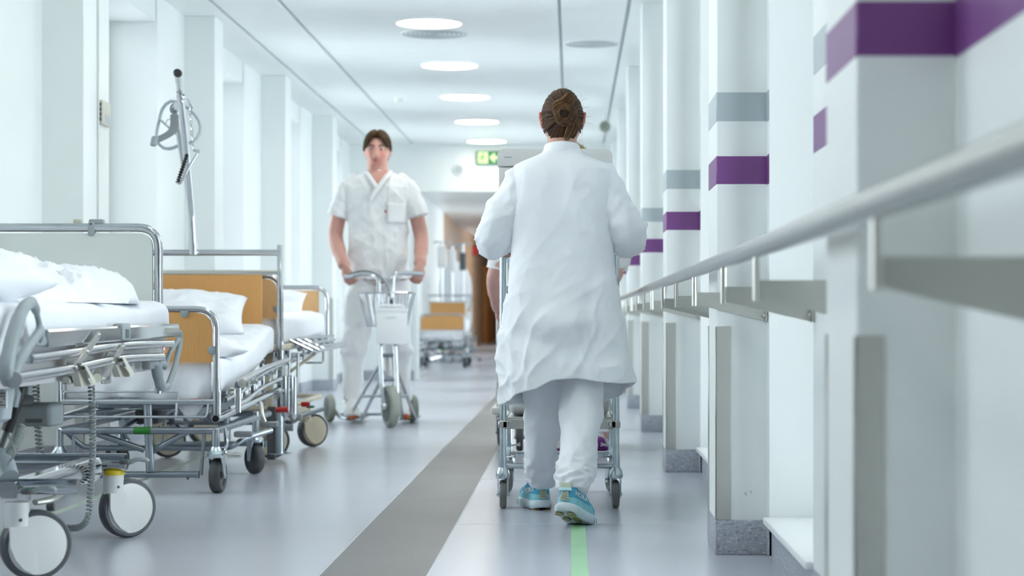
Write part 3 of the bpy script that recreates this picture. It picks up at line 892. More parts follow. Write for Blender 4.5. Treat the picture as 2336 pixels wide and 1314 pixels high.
# ------------------------------------------------------------------ the wood-panelled bed type
def wood_bed(label, lift=0.0, L=1.75, style='fork', head_high=True, W=0.64, panel='beech', rails=True, tail=True):
    """right-hand corner post of the foot end at the origin; the bed runs along +y, its width along -x"""
    b = thing('hospital_bed', label, 'bed', (0, 0, 0), 'hospital beds parked along the wall')
    z = lambda h: h + lift
    # foot end: chrome arch and wooden panel
    arch = fillet([(0, 0, z(0.41)), (0, 0, z(0.75)), (-W, 0, z(0.75)), (-W, 0, z(0.41))], 0.085, 8)
    ff = part('foot_frame', G().tube(arch, 0.0128, 14), 'chrome', b)
    cut = 0.07
    pp = [(-W + 0.017, z(0.535)), (-0.017, z(0.535)), (-0.017, z(0.737 - cut)), (-0.017 - cut*0.12, z(0.737 - cut*0.45)), (-0.017 - cut*0.45, z(0.737 - cut*0.12)), (-0.017 - cut, z(0.737)), (-W + 0.017 + cut, z(0.737)), (-W + 0.017 + cut*0.3, z(0.737 - cut*0.3)), (-W + 0.017, z(0.737 - cut))]
    fp = part('foot_panel', G().prism(pp, -0.009, 0.009, 'y'), panel, b, 20)
    for cx, cz, dn in ((-0.128, 0.738, 1), (-W + 0.128, 0.738, 1), (-0.012, 0.583, 0)):
        g = G()
        if dn: g.prism([(cx + 0.017*math.cos(PI + PI*k/8), z(cz - 0.006) + 0.017*math.sin(PI + PI*k/8)) for k in range(9)] + [(cx + 0.017, z(cz + 0.006)), (cx - 0.017, z(cz + 0.006))], -0.014, 0.014, 'y', 0.002)
        else: g.prism([(cx - 0.006 + 0.017*math.cos(PI/2 + PI*k/8), z(cz) + 0.017*math.sin(PI/2 + PI*k/8)) for k in range(9)] + [(cx + 0.008, z(cz) - 0.017), (cx + 0.008, z(cz) + 0.017)], -0.014, 0.014, 'y', 0.002)
        part('panel_clip', g, 'greyplastic', fp)
    # head end
    if head_high:
        ph = [(0.0, L), (-W - 0.0, L)]
        for x, y in ph[::-1]:
            hf = part('head_post', G().box(x - 0.012, x + 0.012, y - 0.012, y + 0.012, z(0.25), z(1.075), 0.004, 2), 'chrome', b)
        part('top_rail', G().cyl((-W, L, z(1.036)), (0, L, z(1.036)), 0.0155, 14), 'chrome', hf)
        part('mid_rail', G().box(-W, 0, L - 0.010, L + 0.010, z(0.928), z(0.950), 0.003, 2), 'satin', hf)
        part('head_panel', G().box(-W + 0.02, -0.088, L - 0.009, L + 0.009, z(0.67), z(0.927), 0.002, 1), panel, b)
    else:
        arch = fillet([(0, L, z(0.35)), (0, L, z(0.72)), (-W, L, z(0.72)), (-W, L, z(0.35))], 0.085, 8)
        part('head_frame', G().tube(arch, 0.0128, 12), 'chrome', b)
        part('head_panel', G().box(-W + 0.02, -0.05, L - 0.009, L + 0.009, z(0.53), z(0.70), 0.002, 1), panel, b)
    # mattress under its sheet, head section raised
    def zf(y):
        t = min(1.0, max(0.0, (y - 0.75)/(L - 0.95)))
        return z(0.545 + (0.135 if head_high else 0.03)*t)
    part('mattress', cloth_slab(-W + 0.012, -0.016 if head_high else -0.01, 0.022, L - 0.03, zf, 0, 0.15, seed=lift*9 + 1), 'linen', b, 180)
    # sheet hanging over the foot end, bulging below the rail, with a loose tail at the corner
    rows = []
    for j in range(13):
        t = j/12; row = []
        for i in range(61):
            u = i/60; x = -W + 0.02 + (W - 0.045)*u
            low = 0.388 - 0.030*math.exp(-((u - 0.62)/0.17)**2) - (0.085*max(0.0, 1 - abs(u - 0.86)/0.11) if tail else 0) - 0.012*math.sin(u*9)
            zz = z(0.535 + (low - 0.535)*t)
            y = 0.016 - 0.008*t + 0.010*noise.noise(Vector((u*7, t*2, lift + 3))) + 0.006*math.sin(u*30 + 4*t)*t*t
            row.append((x, y + 0.006, zz))
        rows.append(row)
    sh = part('sheet', G().loft(rows, False, False, False), 'linen', b, 180)
    sm = sh.modifiers.new('thick', 'SOLIDIFY'); sm.thickness = 0.004
    # foot rail with blanket loop above and wire loop below
    fr = part('foot_rail', G().cyl((-W, 0, z(0.373)), (0, 0, z(0.373)), 0.013, 14), 'chrome', b)
    part('blanket_loop', G().tube(fillet([(-W + 0.02, -0.008, z(0.375)), (-W + 0.02, -0.008, z(0.414)), (-0.155, -0.008, z(0.414)), (-0.155, -0.008, z(0.375))], 0.014, 5), 0.0042, 8), 'chrome', fr)
    part('wire_loop', G().tube(fillet([(-W + 0.01, -0.004, z(0.370)), (-W + 0.01, -0.012, z(0.312)), (-0.038, -0.012, z(0.312)), (-0.032, -0.004, z(0.370))], 0.012, 5), 0.0055, 8), 'chrome', fr)
    part('wire_strut', G().cyl((-0.16, -0.006, z(0.37)), (-0.163, -0.012, z(0.312)), 0.006, 8), 'chrome', fr)
    part('warning_label', G().box(-0.105, -0.06, -0.0135, -0.006, z(0.378), z(0.3835)), 'label', fr)
    part('label_stripe', G().box(-0.105, -0.06, -0.0137, -0.006, z(0.3835), z(0.3855)), 'red', fr)
    # corner sockets and the side tubes with open ends
    for x in (0.0, -W):
        part('corner_socket', G().cyl((x, 0.004, z(0.322)), (x, 0.004, z(0.418)), 0.0185, 16).cyl((x, 0, z(0.40)), (x, 0, z(0.47)), 0.0145, 14), 'chrome', b)
        st = part('side_tube', G().lathe([(0.0135, 0.0), (0.0175, 0.0), (0.0175, L - 0.02), (0.0135, L - 0.02)], 18, axis_m((x, -0.025, z(0.305)), (0, 1, 0.03))), 'chrome', b)
        part('tube_mouth', G().lathe([(0.0, 0.006), (0.0138, 0.006), (0.0138, 0.02), (0.0, 0.02)], 16, axis_m((x, -0.025, z(0.305)), (0, 1, 0.03))), 'hole', st)
    # lower frame
    base_m = 'darksteel' if style == 'fork' else 'cream'
    zb = 0.256
    g = G().tube(fillet([(0.0, L - 0.35, zb), (0.0, -0.005, zb), (-W, -0.005, zb), (-W, L - 0.35, zb)], 0.03, 5), 0.0145, 12)
    g.cyl((-W, L - 0.35, zb), (0, L - 0.35, zb), 0.0145, 12)
    bf = part('base_frame', g, base_m, b)
    if style == 'fork':
        part('identity_sticker', G().lathe([(0.0150, 0.0), (0.0155, 0.001), (0.0155, 0.069), (0.0150, 0.07)], 16, axis_m((-0.335, -0.005, zb), (1, 0, 0))), 'sticker', bf)
    part('cross_tube', G().tube(fillet([(-W + 0.03, 0.02, zb - 0.01), (-W + 0.07, 0.10, 0.178), (-0.14, 0.10, 0.178), (-0.02, 0.10, 0.176), (0.055, 0.06, 0.185), (0.09, 0.10, 0.215), (0.19, 0.22, 0.245)], 0.05, 5), 0.0115, 10), 'darksteel', bf)
    part('brace', G().cyl((-W + 0.135, 0.0, zb - 0.006), (-0.30, 0.03, 0.175), 0.0125, 10), 'darksteel', bf)
    part('brace', G().cyl((-0.12, 0.0, zb - 0.006), (-0.275, 0.03, 0.165), 0.0125, 10), 'darksteel', bf)
    part('steering_strut', G().cyl((-0.285, 0.02, 0.36), (-0.268, -0.01, 0.088), 0.0175, 14), 'darksteel', bf)
    pb = part('pedal_bar', G().cyl((-W + 0.02, -0.012, 0.078), (-0.075, -0.012, 0.078), 0.0125, 12).cyl((-0.075, -0.012, 0.064), (-0.075, -0.012, 0.094), 0.008, 10), 'darksteel', b)
    part('bar_rod', G().cyl((-0.062, -0.012, 0.075), (-0.05, 0.0, 0.25), 0.0075, 10), 'darksteel', pb)
    part('bar_rod', G().cyl((-W + 0.05, -0.012, 0.075), (-W + 0.06, 0.0, 0.25), 0.0075, 10), 'darksteel', pb)
    part('bar_foot', G().cyl((-0.115, -0.012, 0.058), (-0.115, -0.012, 0.078), 0.005, 8), 'darkplastic', pb)
    # lifting mechanism
    lm = part('lift_beam', G().box(-W + 0.10, -W + 0.14, 0.2, L - 0.3, z(0.30), z(0.335), 0.004, 1), 'darksteel', b)
    part('lift_beam', G().box(-0.16, -0.12, 0.2, L - 0.3, z(0.30), z(0.335), 0.004, 1), 'darksteel', b)
    for i, (y, x0, x1) in enumerate(((0.22, -W + 0.1, -0.12), (0.5, -W + 0.1, -0.12), (0.85, -W + 0.1, -0.12), (1.15, -W + 0.1, -0.12))):
        part('slat_bar', G().box(x0, x1, y, y + 0.05, z(0.335), z(0.355), 0.004, 1), 'darksteel', lm)
        part('link', G().tube([(-W + 0.22, y, 0.26), (-W + 0.27, y + 0.16, z(0.30))], 0.010, 8), 'darksteel', lm)
        part('link', G().tube([(-0.22, y, 0.26), (-0.26, y + 0.16, z(0.30))], 0.010, 8), 'darksteel', lm)
    part('crank_rod', G().tube([(-W + 0.06, 0.05, z(0.325)), (-0.33, 0.06, z(0.345)), (-0.10, 0.12, z(0.335))], 0.006, 8), 'chrome', lm)
    part('gas_strut', G().cyl((-W + 0.19, 0.3, 0.27), (-W + 0.19, 0.95, z(0.30)), 0.016, 12), 'zinc', lm)
    part('motor_box', G().box(-0.40, -0.30, 0.3, 0.48, z(0.265), z(0.33), 0.012, 2), 'darkplastic', lm)
    # folded side rail along the open side
    if rails:
        sr = part('side_rail', G().tube(smooth_path([(0.012, 0.12, z(0.375)), (0.02, 0.5, z(0.40)), (0.02, 1.0, z(0.45)), (0.02, 1.45, z(0.475)), (0.02, L - 0.02, z(0.487))], 5), 0.0115, 12), 'chrome', b)
        part('rail_tube', G().tube(smooth_path([(0.022, 0.16, z(0.335)), (0.03, 0.55, z(0.355)), (0.03, 1.0, z(0.395)), (0.03, 1.5, z(0.415)), (0.03, L - 0.02, z(0.42))], 5), 0.0115, 12), 'chrome', sr)
        part('rail_tube', G().tube(smooth_path([(0.035, 0.30, z(0.435)), (0.04, 0.7, z(0.465)), (0.04, 1.2, z(0.49)), (0.04, L, z(0.505))], 5), 0.0135, 12), 'chrome', sr)
        for i in range(7):
            y = 0.3 + i*0.2; s = 0.043*y
            part('rail_link', G().box(0.018, 0.024, y, y + 0.02, z(0.335 + s), z(0.43 + s), 0.002, 1, Matrix.Translation((0, y, z(0.38 + s))) @ Matrix.Rotation(-0.7 if i % 2 else -0.25, 4, 'X') @ Matrix.Translation((0, -y, -z(0.38 + s)))), 'chrome', sr)
            part('rail_pivot', G().cyl((0.0, y + 0.03, z(0.40 + s)), (0.045, y + 0.03, z(0.40 + s)), 0.009, 10), 'satin', sr)
        part('rail_knob', G().lathe([(0.0, -0.012), (0.017, -0.012), (0.019, -0.004), (0.017, 0.004), (0.0, 0.006)], 16, axis_m((0.055, 0.29, z(0.441)), (0.2, -1, 0))), 'satin', sr)
        part('rail_socket', G().cyl((0.072, 0.10, z(0.325)), (0.072, 0.10, z(0.425)), 0.0115, 14), 'chrome', sr)
        g = G()
        for yy, o in ((L - 0.14, 0.0), (L - 0.06, 0.022)):
            g = G().tube(fillet([(0.045 + o, yy, z(0.43)), (0.045 + o, yy, 0.235), (0.045 + o, yy + 0.11, 0.215), (0.045 + o, yy + 0.11, z(0.42))], 0.03, 5), 0.0115, 12)
            part('drop_loop', g, 'chrome', sr)
    # brake pedals, bumpers and castors
    if style == 'fork':
        part('brake_lever', G().tube(fillet([(0.03, 0.02, 0.265), (0.045, 0.02, 0.21), (0.03, 0.0, 0.165), (0.075, -0.02, 0.155)], 0.02, 4), 0.0065, 8), 'chrome', b)
        part('brake_pad', G().box(0.05, 0.105, -0.045, -0.005, 0.147, 0.167, 0.006, 2), 'satin', b)
        part('bumper', G().box(0.06, 0.135, 0.05, 0.09, 0.225, 0.25, 0.008, 2), 'midgrey', b)
        part('bumper', G().box(0.09, 0.165, 0.55, 0.61, 0.238, 0.262, 0.008, 2), 'midgrey', b)
        part('side_lever', G().tube(smooth_path([(0.11, 0.40, 0.352), (0.125, 0.36, 0.345), (0.135, 0.33, 0.30), (0.145, 0.33, 0.275)], 5), 0.009, 10), 'satin', b)
        part('red_grip', G().cyl((0.10, 0.95, 0.295), (0.155, 0.95, 0.297), 0.0125, 10), 'red', b)
        part('floor_strut', G().box(-0.045, -0.005, L - 0.12, L - 0.08, 0.02, 0.28, 0.006, 1), 'darkplastic', b)
        part('floor_plate', G().lathe([(0.0, 0.0), (0.055, 0.0), (0.06, 0.006), (0.02, 0.012), (0.018, 0.2), (0.0, 0.2)], 18, Matrix.Translation((0.02, L - 0.12, 0.048))), 'zinc', b)
        fork_castor(b, -0.002, -0.01, 0.0715, 0.046, -0.08, 0.262)
        fork_castor(b, 0.0, 1.0, 0.070, 0.046, 0.62, 0.285, trail=0.01)
        fork_castor(b, -W, 0.0, 0.0715, 0.046, 0.15, 0.262)
        fork_castor(b, -W + 0.03, 1.0, 0.070, 0.046, 0.9, 0.262)
    else:
        for x, y, ph in ((-0.10, 0.03, 0.25), (0.0, 0.93, 0.75), (-W, 0.1, 0.35), (-W, 1.12, 0.6)):
            shroud_castor(b, x, y, 0.092, 0.05, ph, 0.215, 'cream', 'cream', 'rubber')
        part('column', G().box(-0.09, -0.05, 0.05, 0.09, 0.2, z(0.45), 0.004, 1), 'cream', b)
        part('column', G().box(-0.42, -0.36, 0.6, 0.68, 0.2, z(0.45), 0.004, 1), 'cream', b)
        part('column_rod', G().cyl((-0.02, 0.08, z(0.33)), (-0.02, 0.08, z(0.44)), 0.014, 10), 'black', b)
        p_ = part('brake_pedal', G().box(0.06, 0.105, 0.30, 0.34, 0.25, 0.275, 0.005, 2), 'red', b)
        part('go_pedal', G().box(0.085, 0.125, 0.32, 0.36, 0.243, 0.256, 0.004, 2), 'green', p_)
        part('bumper', G().box(0.05, 0.11, -0.05, 0.02, 0.196, 0.232, 0.010, 2), 'midgrey', b)
        part('bumper', G().cyl((0.02, -0.10, 0.165), (0.075, -0.10, 0.165), 0.018, 12), 'midgrey', b)
        part('side_beam', G().box(-0.02, 0.02, -0.1, 0.9, 0.20, 0.245, 0.006, 1), 'cream', b)
        part('upper_beam', G().box(-0.02, 0.02, -0.2, 1.0, z(0.375), z(0.405), 0.006, 1), 'cream', b)
    return b

mid_bed = wood_bed('chrome-framed hospital bed with two beech panels, directly behind the pale headboard', 0.0, 1.75)
mid_bed.location = (-1.446, 8.10, 0)
far_bed = copy_tree(mid_bed)
far_bed.location = (-1.52, 28.2, 0)
far_bed['label'] = 'distant hospital bed with two beech panels beyond the doorway'
high_bed = wood_bed('raised hospital bed with cream wheel discs, behind the bed carrying the lifting poles', 0.175, 1.9, 'cream', False, 0.64, 'beechpale', False, False)
# the raised bed's own folded rail, hanging on rods at its open side
b = high_bed
def hx(v): return tuple(v)
o = Vector((0, 0, 0))
sr = part('side_rail', G().cyl((-0.045, 0.06, 0.592), (0.05, 1.75, 0.605), 0.0115, 12), 'chrome', b)
part('rail_tube', G().cyl((0.05, 0.30, 0.548), (0.105, 1.75, 0.56), 0.0105, 12), 'chrome', sr)
part('rail_tube', G().cyl((0.085, 0.45, 0.53), (0.115, 1.78, 0.55), 0.0105, 12), 'chrome', sr)
part('rail_tube', G().cyl((0.02, 0.25, 0.565), (0.09, 1.5, 0.585), 0.009, 12), 'chrome', sr)
for q in range(6):
    y = 0.3 + q*0.27
    part('rail_link', G().cyl((0.0, y, 0.597), (0.10, y + 0.12, 0.54), 0.008, 8), 'chrome', sr)
part('rail_knob', G().lathe([(0.0, 0.0), (0.014, 0.0), (0.016, 0.01), (0.012, 0.02), (0.0, 0.022)], 14, axis_m((-0.05, 0.05, 0.592), (0, -1, 0))), 'black', sr)
part('rail_knob', G().lathe([(0.0, 0.0), (0.011, 0.0), (0.011, 0.02), (0.0, 0.02)], 12, axis_m((0.06, 1.2, 0.578), (0, -1, 0))), 'black', sr)
for x, y, z0 in ((-0.015, 0.06, 0.59), (0.027, 0.12, 0.55), (0.063, 0.18, 0.535)):
    part('rail_rod', G().cyl((x, y, z0), (x - 0.006, y, 0.325), 0.0075, 10), 'chrome', sr)
part('drop_curve', G().tube(smooth_path([(-0.035, 0.10, 0.335), (-0.03, 0.10, 0.30), (0.03, 0.10, 0.25), (0.045, 0.10, 0.21), (0.015, 0.08, 0.178), (-0.06, 0.06, 0.165)], 6), 0.0105, 10), 'zinc', sr)
part('wire_handle', G().tube(fillet([(0.02, 0.7, 0.545), (0.02, 0.7, 0.47), (0.12, 0.75, 0.47), (0.12, 0.75, 0.53)], 0.015, 4), 0.006, 8), 'chrome', sr)
part('stay', G().tube([(-0.02, 0.5, 0.43), (0.09, 0.65, 0.52)], 0.009, 8), 'cream', sr)

high_bed.location = (-1.47, 10.05, 0)

single('pillow', pillow(Vector((-1.842, 9.52, 0.738)), 0.56, 0.42, 0.15, Matrix.Rotation(0.12, 4, 'Z') @ Matrix.Rotation(0.42, 4, 'X') @ Matrix.Rotation(0.05, 4, 'Y'), 2.0), 'linen', 'long white pillow leaning on the beech head panel of the bed in the middle', 'pillow', 'white pillows on the beds', 180)
single('folded_sheet', pillow(Vector((-1.62, 8.62, 0.590)), 0.36, 0.30, 0.09, Matrix.Rotation(0.5, 4, 'Z') @ Matrix.Rotation(0.12, 4, 'X'), 6.0), 'linen', 'small crumpled white sheet lying on the mattress behind the foot panel', 'sheet', None, 180)
single('pillow', pillow(Vector((-1.80, 11.55, 0.775)), 0.50, 0.34, 0.12, Matrix.Rotation(0.05, 4, 'Z') @ Matrix.Rotation(0.5, 4, 'X'), 4.0), 'linen', 'flat white pillow on the raised bed with the pale beech panel', 'pillow', 'white pillows on the beds', 180)

# ------------------------------------------------------------------ lifting poles standing on the head rail
def lifting_pole(base, mid, neck, tip, label, r=0.0165, ring=True):
    t = thing('lifting_pole', label, 'pole', base, 'lifting poles of the beds')
    P = fillet([base, mid, neck], 0.12, 6)
    pole = part('pole', G().tube(P, r, 14), 'chrome', t)
    part('socket', G().cyl((base[0], base[1], base[2] - 0.035), (base[0], base[1], base[2] + 0.02), r*1.35, 14), 'chrome', pole)
    return t
B = pt(441, 565, 9.82); Q = pt(438, 500, 9.82); N_ = pt(413, 222, 9.55); T_ = pt(404, 166, 8.75)
lp = lifting_pole(tuple(B), tuple(Q), tuple(N_), tuple(T_), 'chrome lifting pole with black end cap, chain and triangle grip on the bed head')
part('arm', G().tube(smooth_path([N_ - Vector((0, 0.0, 0.02)), N_ + Vector((0.003, -0.06, 0.03)), N_.lerp(T_, 0.5), T_], 5), 0.0145, 12), 'chrome', lp)
part('end_cap', G().lathe([(0.0, 0.0), (0.016, 0.002), (0.0185, 0.008), (0.0185, 0.028), (0.0, 0.028)], 18, axis_m(T_ + Vector((0, -0.004, 0)), (0, 1, 0.0))), 'black', lp)
part('collar', G().lathe([(0.016, -0.012), (0.021, -0.010), (0.022, 0.0), (0.021, 0.01), (0.016, 0.012)], 16, axis_m(N_, N_ - Q)), 'chrome', lp)
hk = pt(433, 238, 9.35)
part('hook', G().tube(smooth_path([hk + Vector((-0.03, 0.05, 0.03)), hk + Vector((-0.01, 0.02, 0.02)), hk, hk + Vector((0.012, 0, -0.01)), hk + Vector((0.004, 0, -0.022))], 5), 0.004, 8), 'chrome', lp)
ca, cb = pt(432, 240, 9.35), pt(441, 342, 9.3)
for k in range(9):
    p = ca.lerp(cb, (k + 0.5)/9); L_ = (cb - ca).length/9*0.66
    ring = [(math.cos(t)*0.0055, math.sin(t)*L_) for t in [2*PI*q/14 for q in range(14)]]
    m = frame_m(p, (1, 0, 0) if k % 2 else (0.25, 1, 0), (cb - ca))
    part('chain_link', G().tube([m @ Vector((u, v, 0)) for u, v in ring], 0.0019, 6, closed=True), 'chrome', lp)
h1, h2, h3 = pt(452, 346, 9.3), pt(405, 417, 9.28), pt(427, 352, 9.32)
tri = part('triangle_handle', G().tube(fillet([cb, h1, h2 + Vector((0.01, 0, -0.006)), h2 + Vector((-0.004, 0, 0.004)), h2.lerp(h3, 0.2)], 0.015, 5), 0.006, 10), 'chrome', lp)
g = G()
n_ = 44; rr = []
for k in range(n_): rr.append(0.0085 + 0.0028*math.cos(2*PI*k/4))
part('ribbed_grip', G().tube([h2.lerp(h3, k/(n_-1)) for k in range(n_)], rr, 12), 'black', tri)
part('clamp', G().box(h1.x - 0.008, h1.x + 0.008, h1.y - 0.01, h1.y + 0.01, h1.z - 0.008, h1.z + 0.012, 0.003, 2), 'satin', tri)

B2 = pt(437, 565, 9.875); Q2 = pt(434, 470, 9.9); N2 = pt(398, 250, 10.1)
lp2 = lifting_pole(tuple(B2), tuple(Q2), tuple(N2), None, 'slimmer chrome lifting pole with grey plastic loop and strap just behind the capped one', 0.0125)
cE = pt(397, 243, 10.08)
part('hook_ring', G().tube([cE + Vector((math.cos(t)*0.018, 0, math.sin(t)*0.024 - 0.012)) for t in [2*PI*k/18 for k in range(18)]], 0.0045, 8, closed=True), 'darksteel', lp2)
part('end_stub', G().tube([N2, pt(403, 240, 9.95)], 0.016, 12), 'chrome', lp2)
tc = pt(400, 288, 10.1)
g = G(); rows = []
for k in range(25):   # rounded grey triangle loop
    t = 2*PI*k/24
    R_ = 0.098 + 0.012*math.cos(3*t + 0.6)
    rows.append(tc + Vector((R_*math.cos(t)*1.0 + (0.02 if math.cos(t) > 0.5 else 0), 0.03*math.sin(t), R_*math.sin(t)*1.22)))
lo = part('plastic_loop', G().tube(rows[:-1], 0.011, 8, closed=True, flat=(0.7, 1.2)), 'greyband', lp2)
part('loop_bar', G().tube([pt(362, 270, 10.08), pt(430, 330, 10.1)], 0.012, 8, flat=(0.5, 1.2)), 'greyband', lo)
sa = smooth_path([pt(398, 262, 10.0), pt(397, 290, 9.95), pt(385, 306, 9.9), pt(352, 322, 9.85)], 6)
part('strap', G().tube(sa, 0.022, 10, flat=(0.18, 1.0)), 'midgrey', lp2)
mm = frame_m(pt(352, 322, 9.85), (0.6, -0.8, 0.1), (-0.35, 0.1, -0.9))
part('buckle', G().box(-0.02, 0.02, -0.024, 0.024, -0.012, 0.012, 0.004, 2, mm), 'greyplastic', lp2)
part('small_ring', G().tube([pt(388, 281, 10.02) + Vector((math.cos(t)*0.021, 0, math.sin(t)*0.021)) for t in [2*PI*k/18 for k in range(18)]], 0.0028, 6, closed=True), 'chrome', lp2)
# ================================================================== the near bed with the pale headboard
nb = thing('hospital_bed', 'hospital bed with pale grey headboard, white disc castors and folded grey side rail', 'bed', (-1.85, 5.7, 0), 'hospital beds parked along the wall')
SX = -1.36                                    # plane of the folded side rail
def sd(px, py, x=SX):
    d = dx(px, x)
    return pt(px, py, d)
# headboard
HB = 6.98
xr = pt(362, 0, HB).x; zt = pt(0, 519, HB).z
arch = fillet([(xr, HB, 0.45), (xr, HB, zt), (-2.24, HB, zt), (-2.24, HB, 0.45)], 0.075, 8)
hf = part('head_frame', G().tube(arch, 0.0150, 16), 'chrome', nb)
e = 0.021; c_ = 0.045
zq = zt - e; xq = xr - e
poly = [(-2.22, 0.62), (xq, 0.62), (xq, zq - c_)] + [(xq - c_ + c_*math.cos(PI/2*k/6), zq - c_ + c_*math.sin(PI/2*k/6)) for k in range(7)] + [(-2.22 + c_, zq), (-2.22, zq - c_)]
part('head_panel', G().prism(poly, HB - 0.008, HB + 0.008, 'y'), 'panelgrey', nb, 25)
for px in (-60, 290):
    q = pt(px, 525.5, HB); part('panel_lug', G().box(q.x - 0.012, q.x + 0.012, HB - 0.006, HB + 0.006, q.z - 0.006, q.z + 0.006), 'panelgrey', hf)
q = pt(211, 520, HB)
g = G().box(q.x - 0.013, q.x + 0.010, HB - 0.020, HB + 0.018, q.z - 0.028, q.z + 0.020, 0.006, 2)
g.box(q.x - 0.013, q.x + 0.038, HB - 0.006, HB + 0.030, q.z + 0.005, q.z + 0.031, 0.006, 2)
cl = part('holder_clip', g, 'greyplastic', nb)
part('screw', G().lathe([(0.0, 0.002), (0.003, 0.001), (0.0035, 0.0)], 8, axis_m((q.x - 0.001, HB - 0.0205, q.z + 0.013), (0, -1, 0))), 'black', cl)
q = pt(178, 506, HB + 0.03)
part('rear_clip', G().box(q.x - 0.014, q.x + 0.014, HB + 0.016, HB + 0.05, q.z - 0.02, q.z + 0.010, 0.004, 2), 'ivory', hf)
# mattress
part('mattress', cloth_slab(-2.22, -1.395, 4.3, 6.94, lambda y: 0.762 + 0.014*max(0.0, (y - 6.3)/0.6)**2, 0, 0.155, seed=3.0, ny=90, amp=0.004), 'linen', nb, 180)
part('deck', G().box(-2.2, -1.42, 4.3, 6.9, 0.575, 0.612, 0.008, 2), 'whiteplastic', nb)
part('deck_side', G().box(-1.425, -1.405, 4.6, 6.75, 0.54, 0.615, 0.006, 2), 'label', nb)
# folded side rail
A, Bq = sd(103, 772), sd(404, 753)
def bar_section(c, h, w):
    return [(c.x + w*u, c.y, c.z + h*v) for u, v in ((-1, -0.8), (-0.7, -1), (0.7, -1), (1, -0.8), (1, 0.75), (0.6, 1), (-0.6, 1), (-1, 0.75))]
g = G().loft([bar_section(A, 0.0225, 0.011), bar_section(A.lerp(Bq, 0.55) + Vector((0, 0, 0.001)), 0.0225, 0.011), bar_section(Bq - Vector((0, 0.02, 0)), 0.0225, 0.011), bar_section(Bq, 0.017, 0.008)])
sr = part('side_rail', g, 'chrome', nb, 30)
m0 = sd(278, 757)
part('rail_clamp', G().box(SX - 0.016, SX + 0.016, m0.y - 0.055, m0.y + 0.055, m0.z - 0.026, m0.z + 0.026, 0.007, 2), 'greyplastic', sr)
part('clamp_window', G().box(SX + 0.0155, SX + 0.0172, m0.y - 0.020, m0.y + 0.022, m0.z - 0.019, m0.z + 0.008), 'darkplastic', sr)
part('rail_window', G().box(SX + 0.0108, SX + 0.0118, sd(368, 750).y, sd(402, 750).y, Bq.z - 0.008, Bq.z + 0.008, 0.0005, 1), 'satin', sr)
T2 = [sd(66, 819, SX + 0.004), sd(180, 803, SX + 0.006), sd(280, 789, SX + 0.006), sd(391, 784, SX + 0.004)]
T3 = [sd(36, 862, SX + 0.008), sd(160, 842, SX + 0.012), sd(270, 820, SX + 0.012), sd(368, 814, SX + 0.008)]
part('rail_tube', G().tube(smooth_path(T2, 5), 0.0135, 14), 'chrome', sr)
part('rail_tube', G().tube(smooth_path(T3, 5), 0.0140, 14), 'chrome', sr)
# near end piece: a curved bar, a straight bar and a diagonal
def flat_bar(pts, r, fl=(1.0, 0.55)):
    return [sd(*p) for p in pts], r
g = G()
g.tube(smooth_path([sd(72, 689), sd(56, 700), sd(42, 728), sd(28, 772), sd(18, 820), sd(14, 850), sd(22, 872)], 5), [0.017]*10 + [0.019]*10 + [0.020]*11, 12)
g.tube(smooth_path([sd(72, 688), sd(82, 708), sd(92, 748), sd(102, 786)], 5), [0.014]*6 + [0.0095]*10, 10)
g.tube(smooth_path([sd(94, 752), sd(66, 790), sd(40, 836), sd(26, 868)], 5), 0.0135, 10)
g.tube([sd(58, 808), sd(66, 826)], 0.009, 8); g.tube([sd(92, 762), sd(100, 788)], 0.009, 8)
g.tube([sd(48, 826), sd(66, 826)], 0.006, 8); g.tube([sd(78, 787), sd(98, 787)], 0.006, 8)
ep = from_mesh('rail_end', fuse(g, 0.006, 6), 'greyplastic', nb, 180)
part('end_cap', G().lathe([(0.0, 0.02), (0.019, 0.018), (0.021, 0.01), (0.021, -0.01), (0.0, -0.01)], 20, axis_m(sd(18, 866) + Vector((0.012, 0, 0)), (0.5, -1, 0))), 'midgrey', ep)
# far end piece
g = G()
g.tube(smooth_path([sd(409, 753), sd(411, 775), sd(405, 812), sd(395, 848), sd(383, 880)], 5), 0.0115, 10)
g.tube(smooth_path([sd(356, 828), sd(361, 862), sd(370, 884), sd(382, 882)], 5), [0.020]*5 + [0.018]*5 + [0.014]*6, 12)
g.tube(smooth_path([sd(408, 772), sd(388, 806), sd(376, 840)], 5), 0.0105, 10)
g.tube([sd(392, 778), sd(394, 800)], 0.009, 8); g.tube([sd(370, 806), sd(376, 838)], 0.010, 8)
g.tube([sd(350, 828), sd(374, 830)], 0.012, 8)
ep2 = from_mesh('rail_end', fuse(g, 0.006, 6), 'greyplastic', nb, 180)
q = sd(346, 832)
part('end_stub', G().box(q.x - 0.02, q.x + 0.008, q.y - 0.06, q.y + 0.02, q.z - 0.014, q.z + 0.016, 0.005, 2), 'midgrey', ep2)
q = sd(365, 796)
part('round_sticker', G().lathe([(0.0, 0.0), (0.012, 0.0), (0.012, 0.002), (0.0, 0.002)], 16, axis_m(q + Vector((0.012, 0, 0)), (1, -0.4, 0))), 'label', ep2)
part('red_ring', G().lathe([(0.007, 0.002), (0.0095, 0.002), (0.0095, 0.003), (0.007, 0.003)], 16, axis_m(q + Vector((0.012, 0, 0)), (1, -0.4, 0))), 'red', ep2)
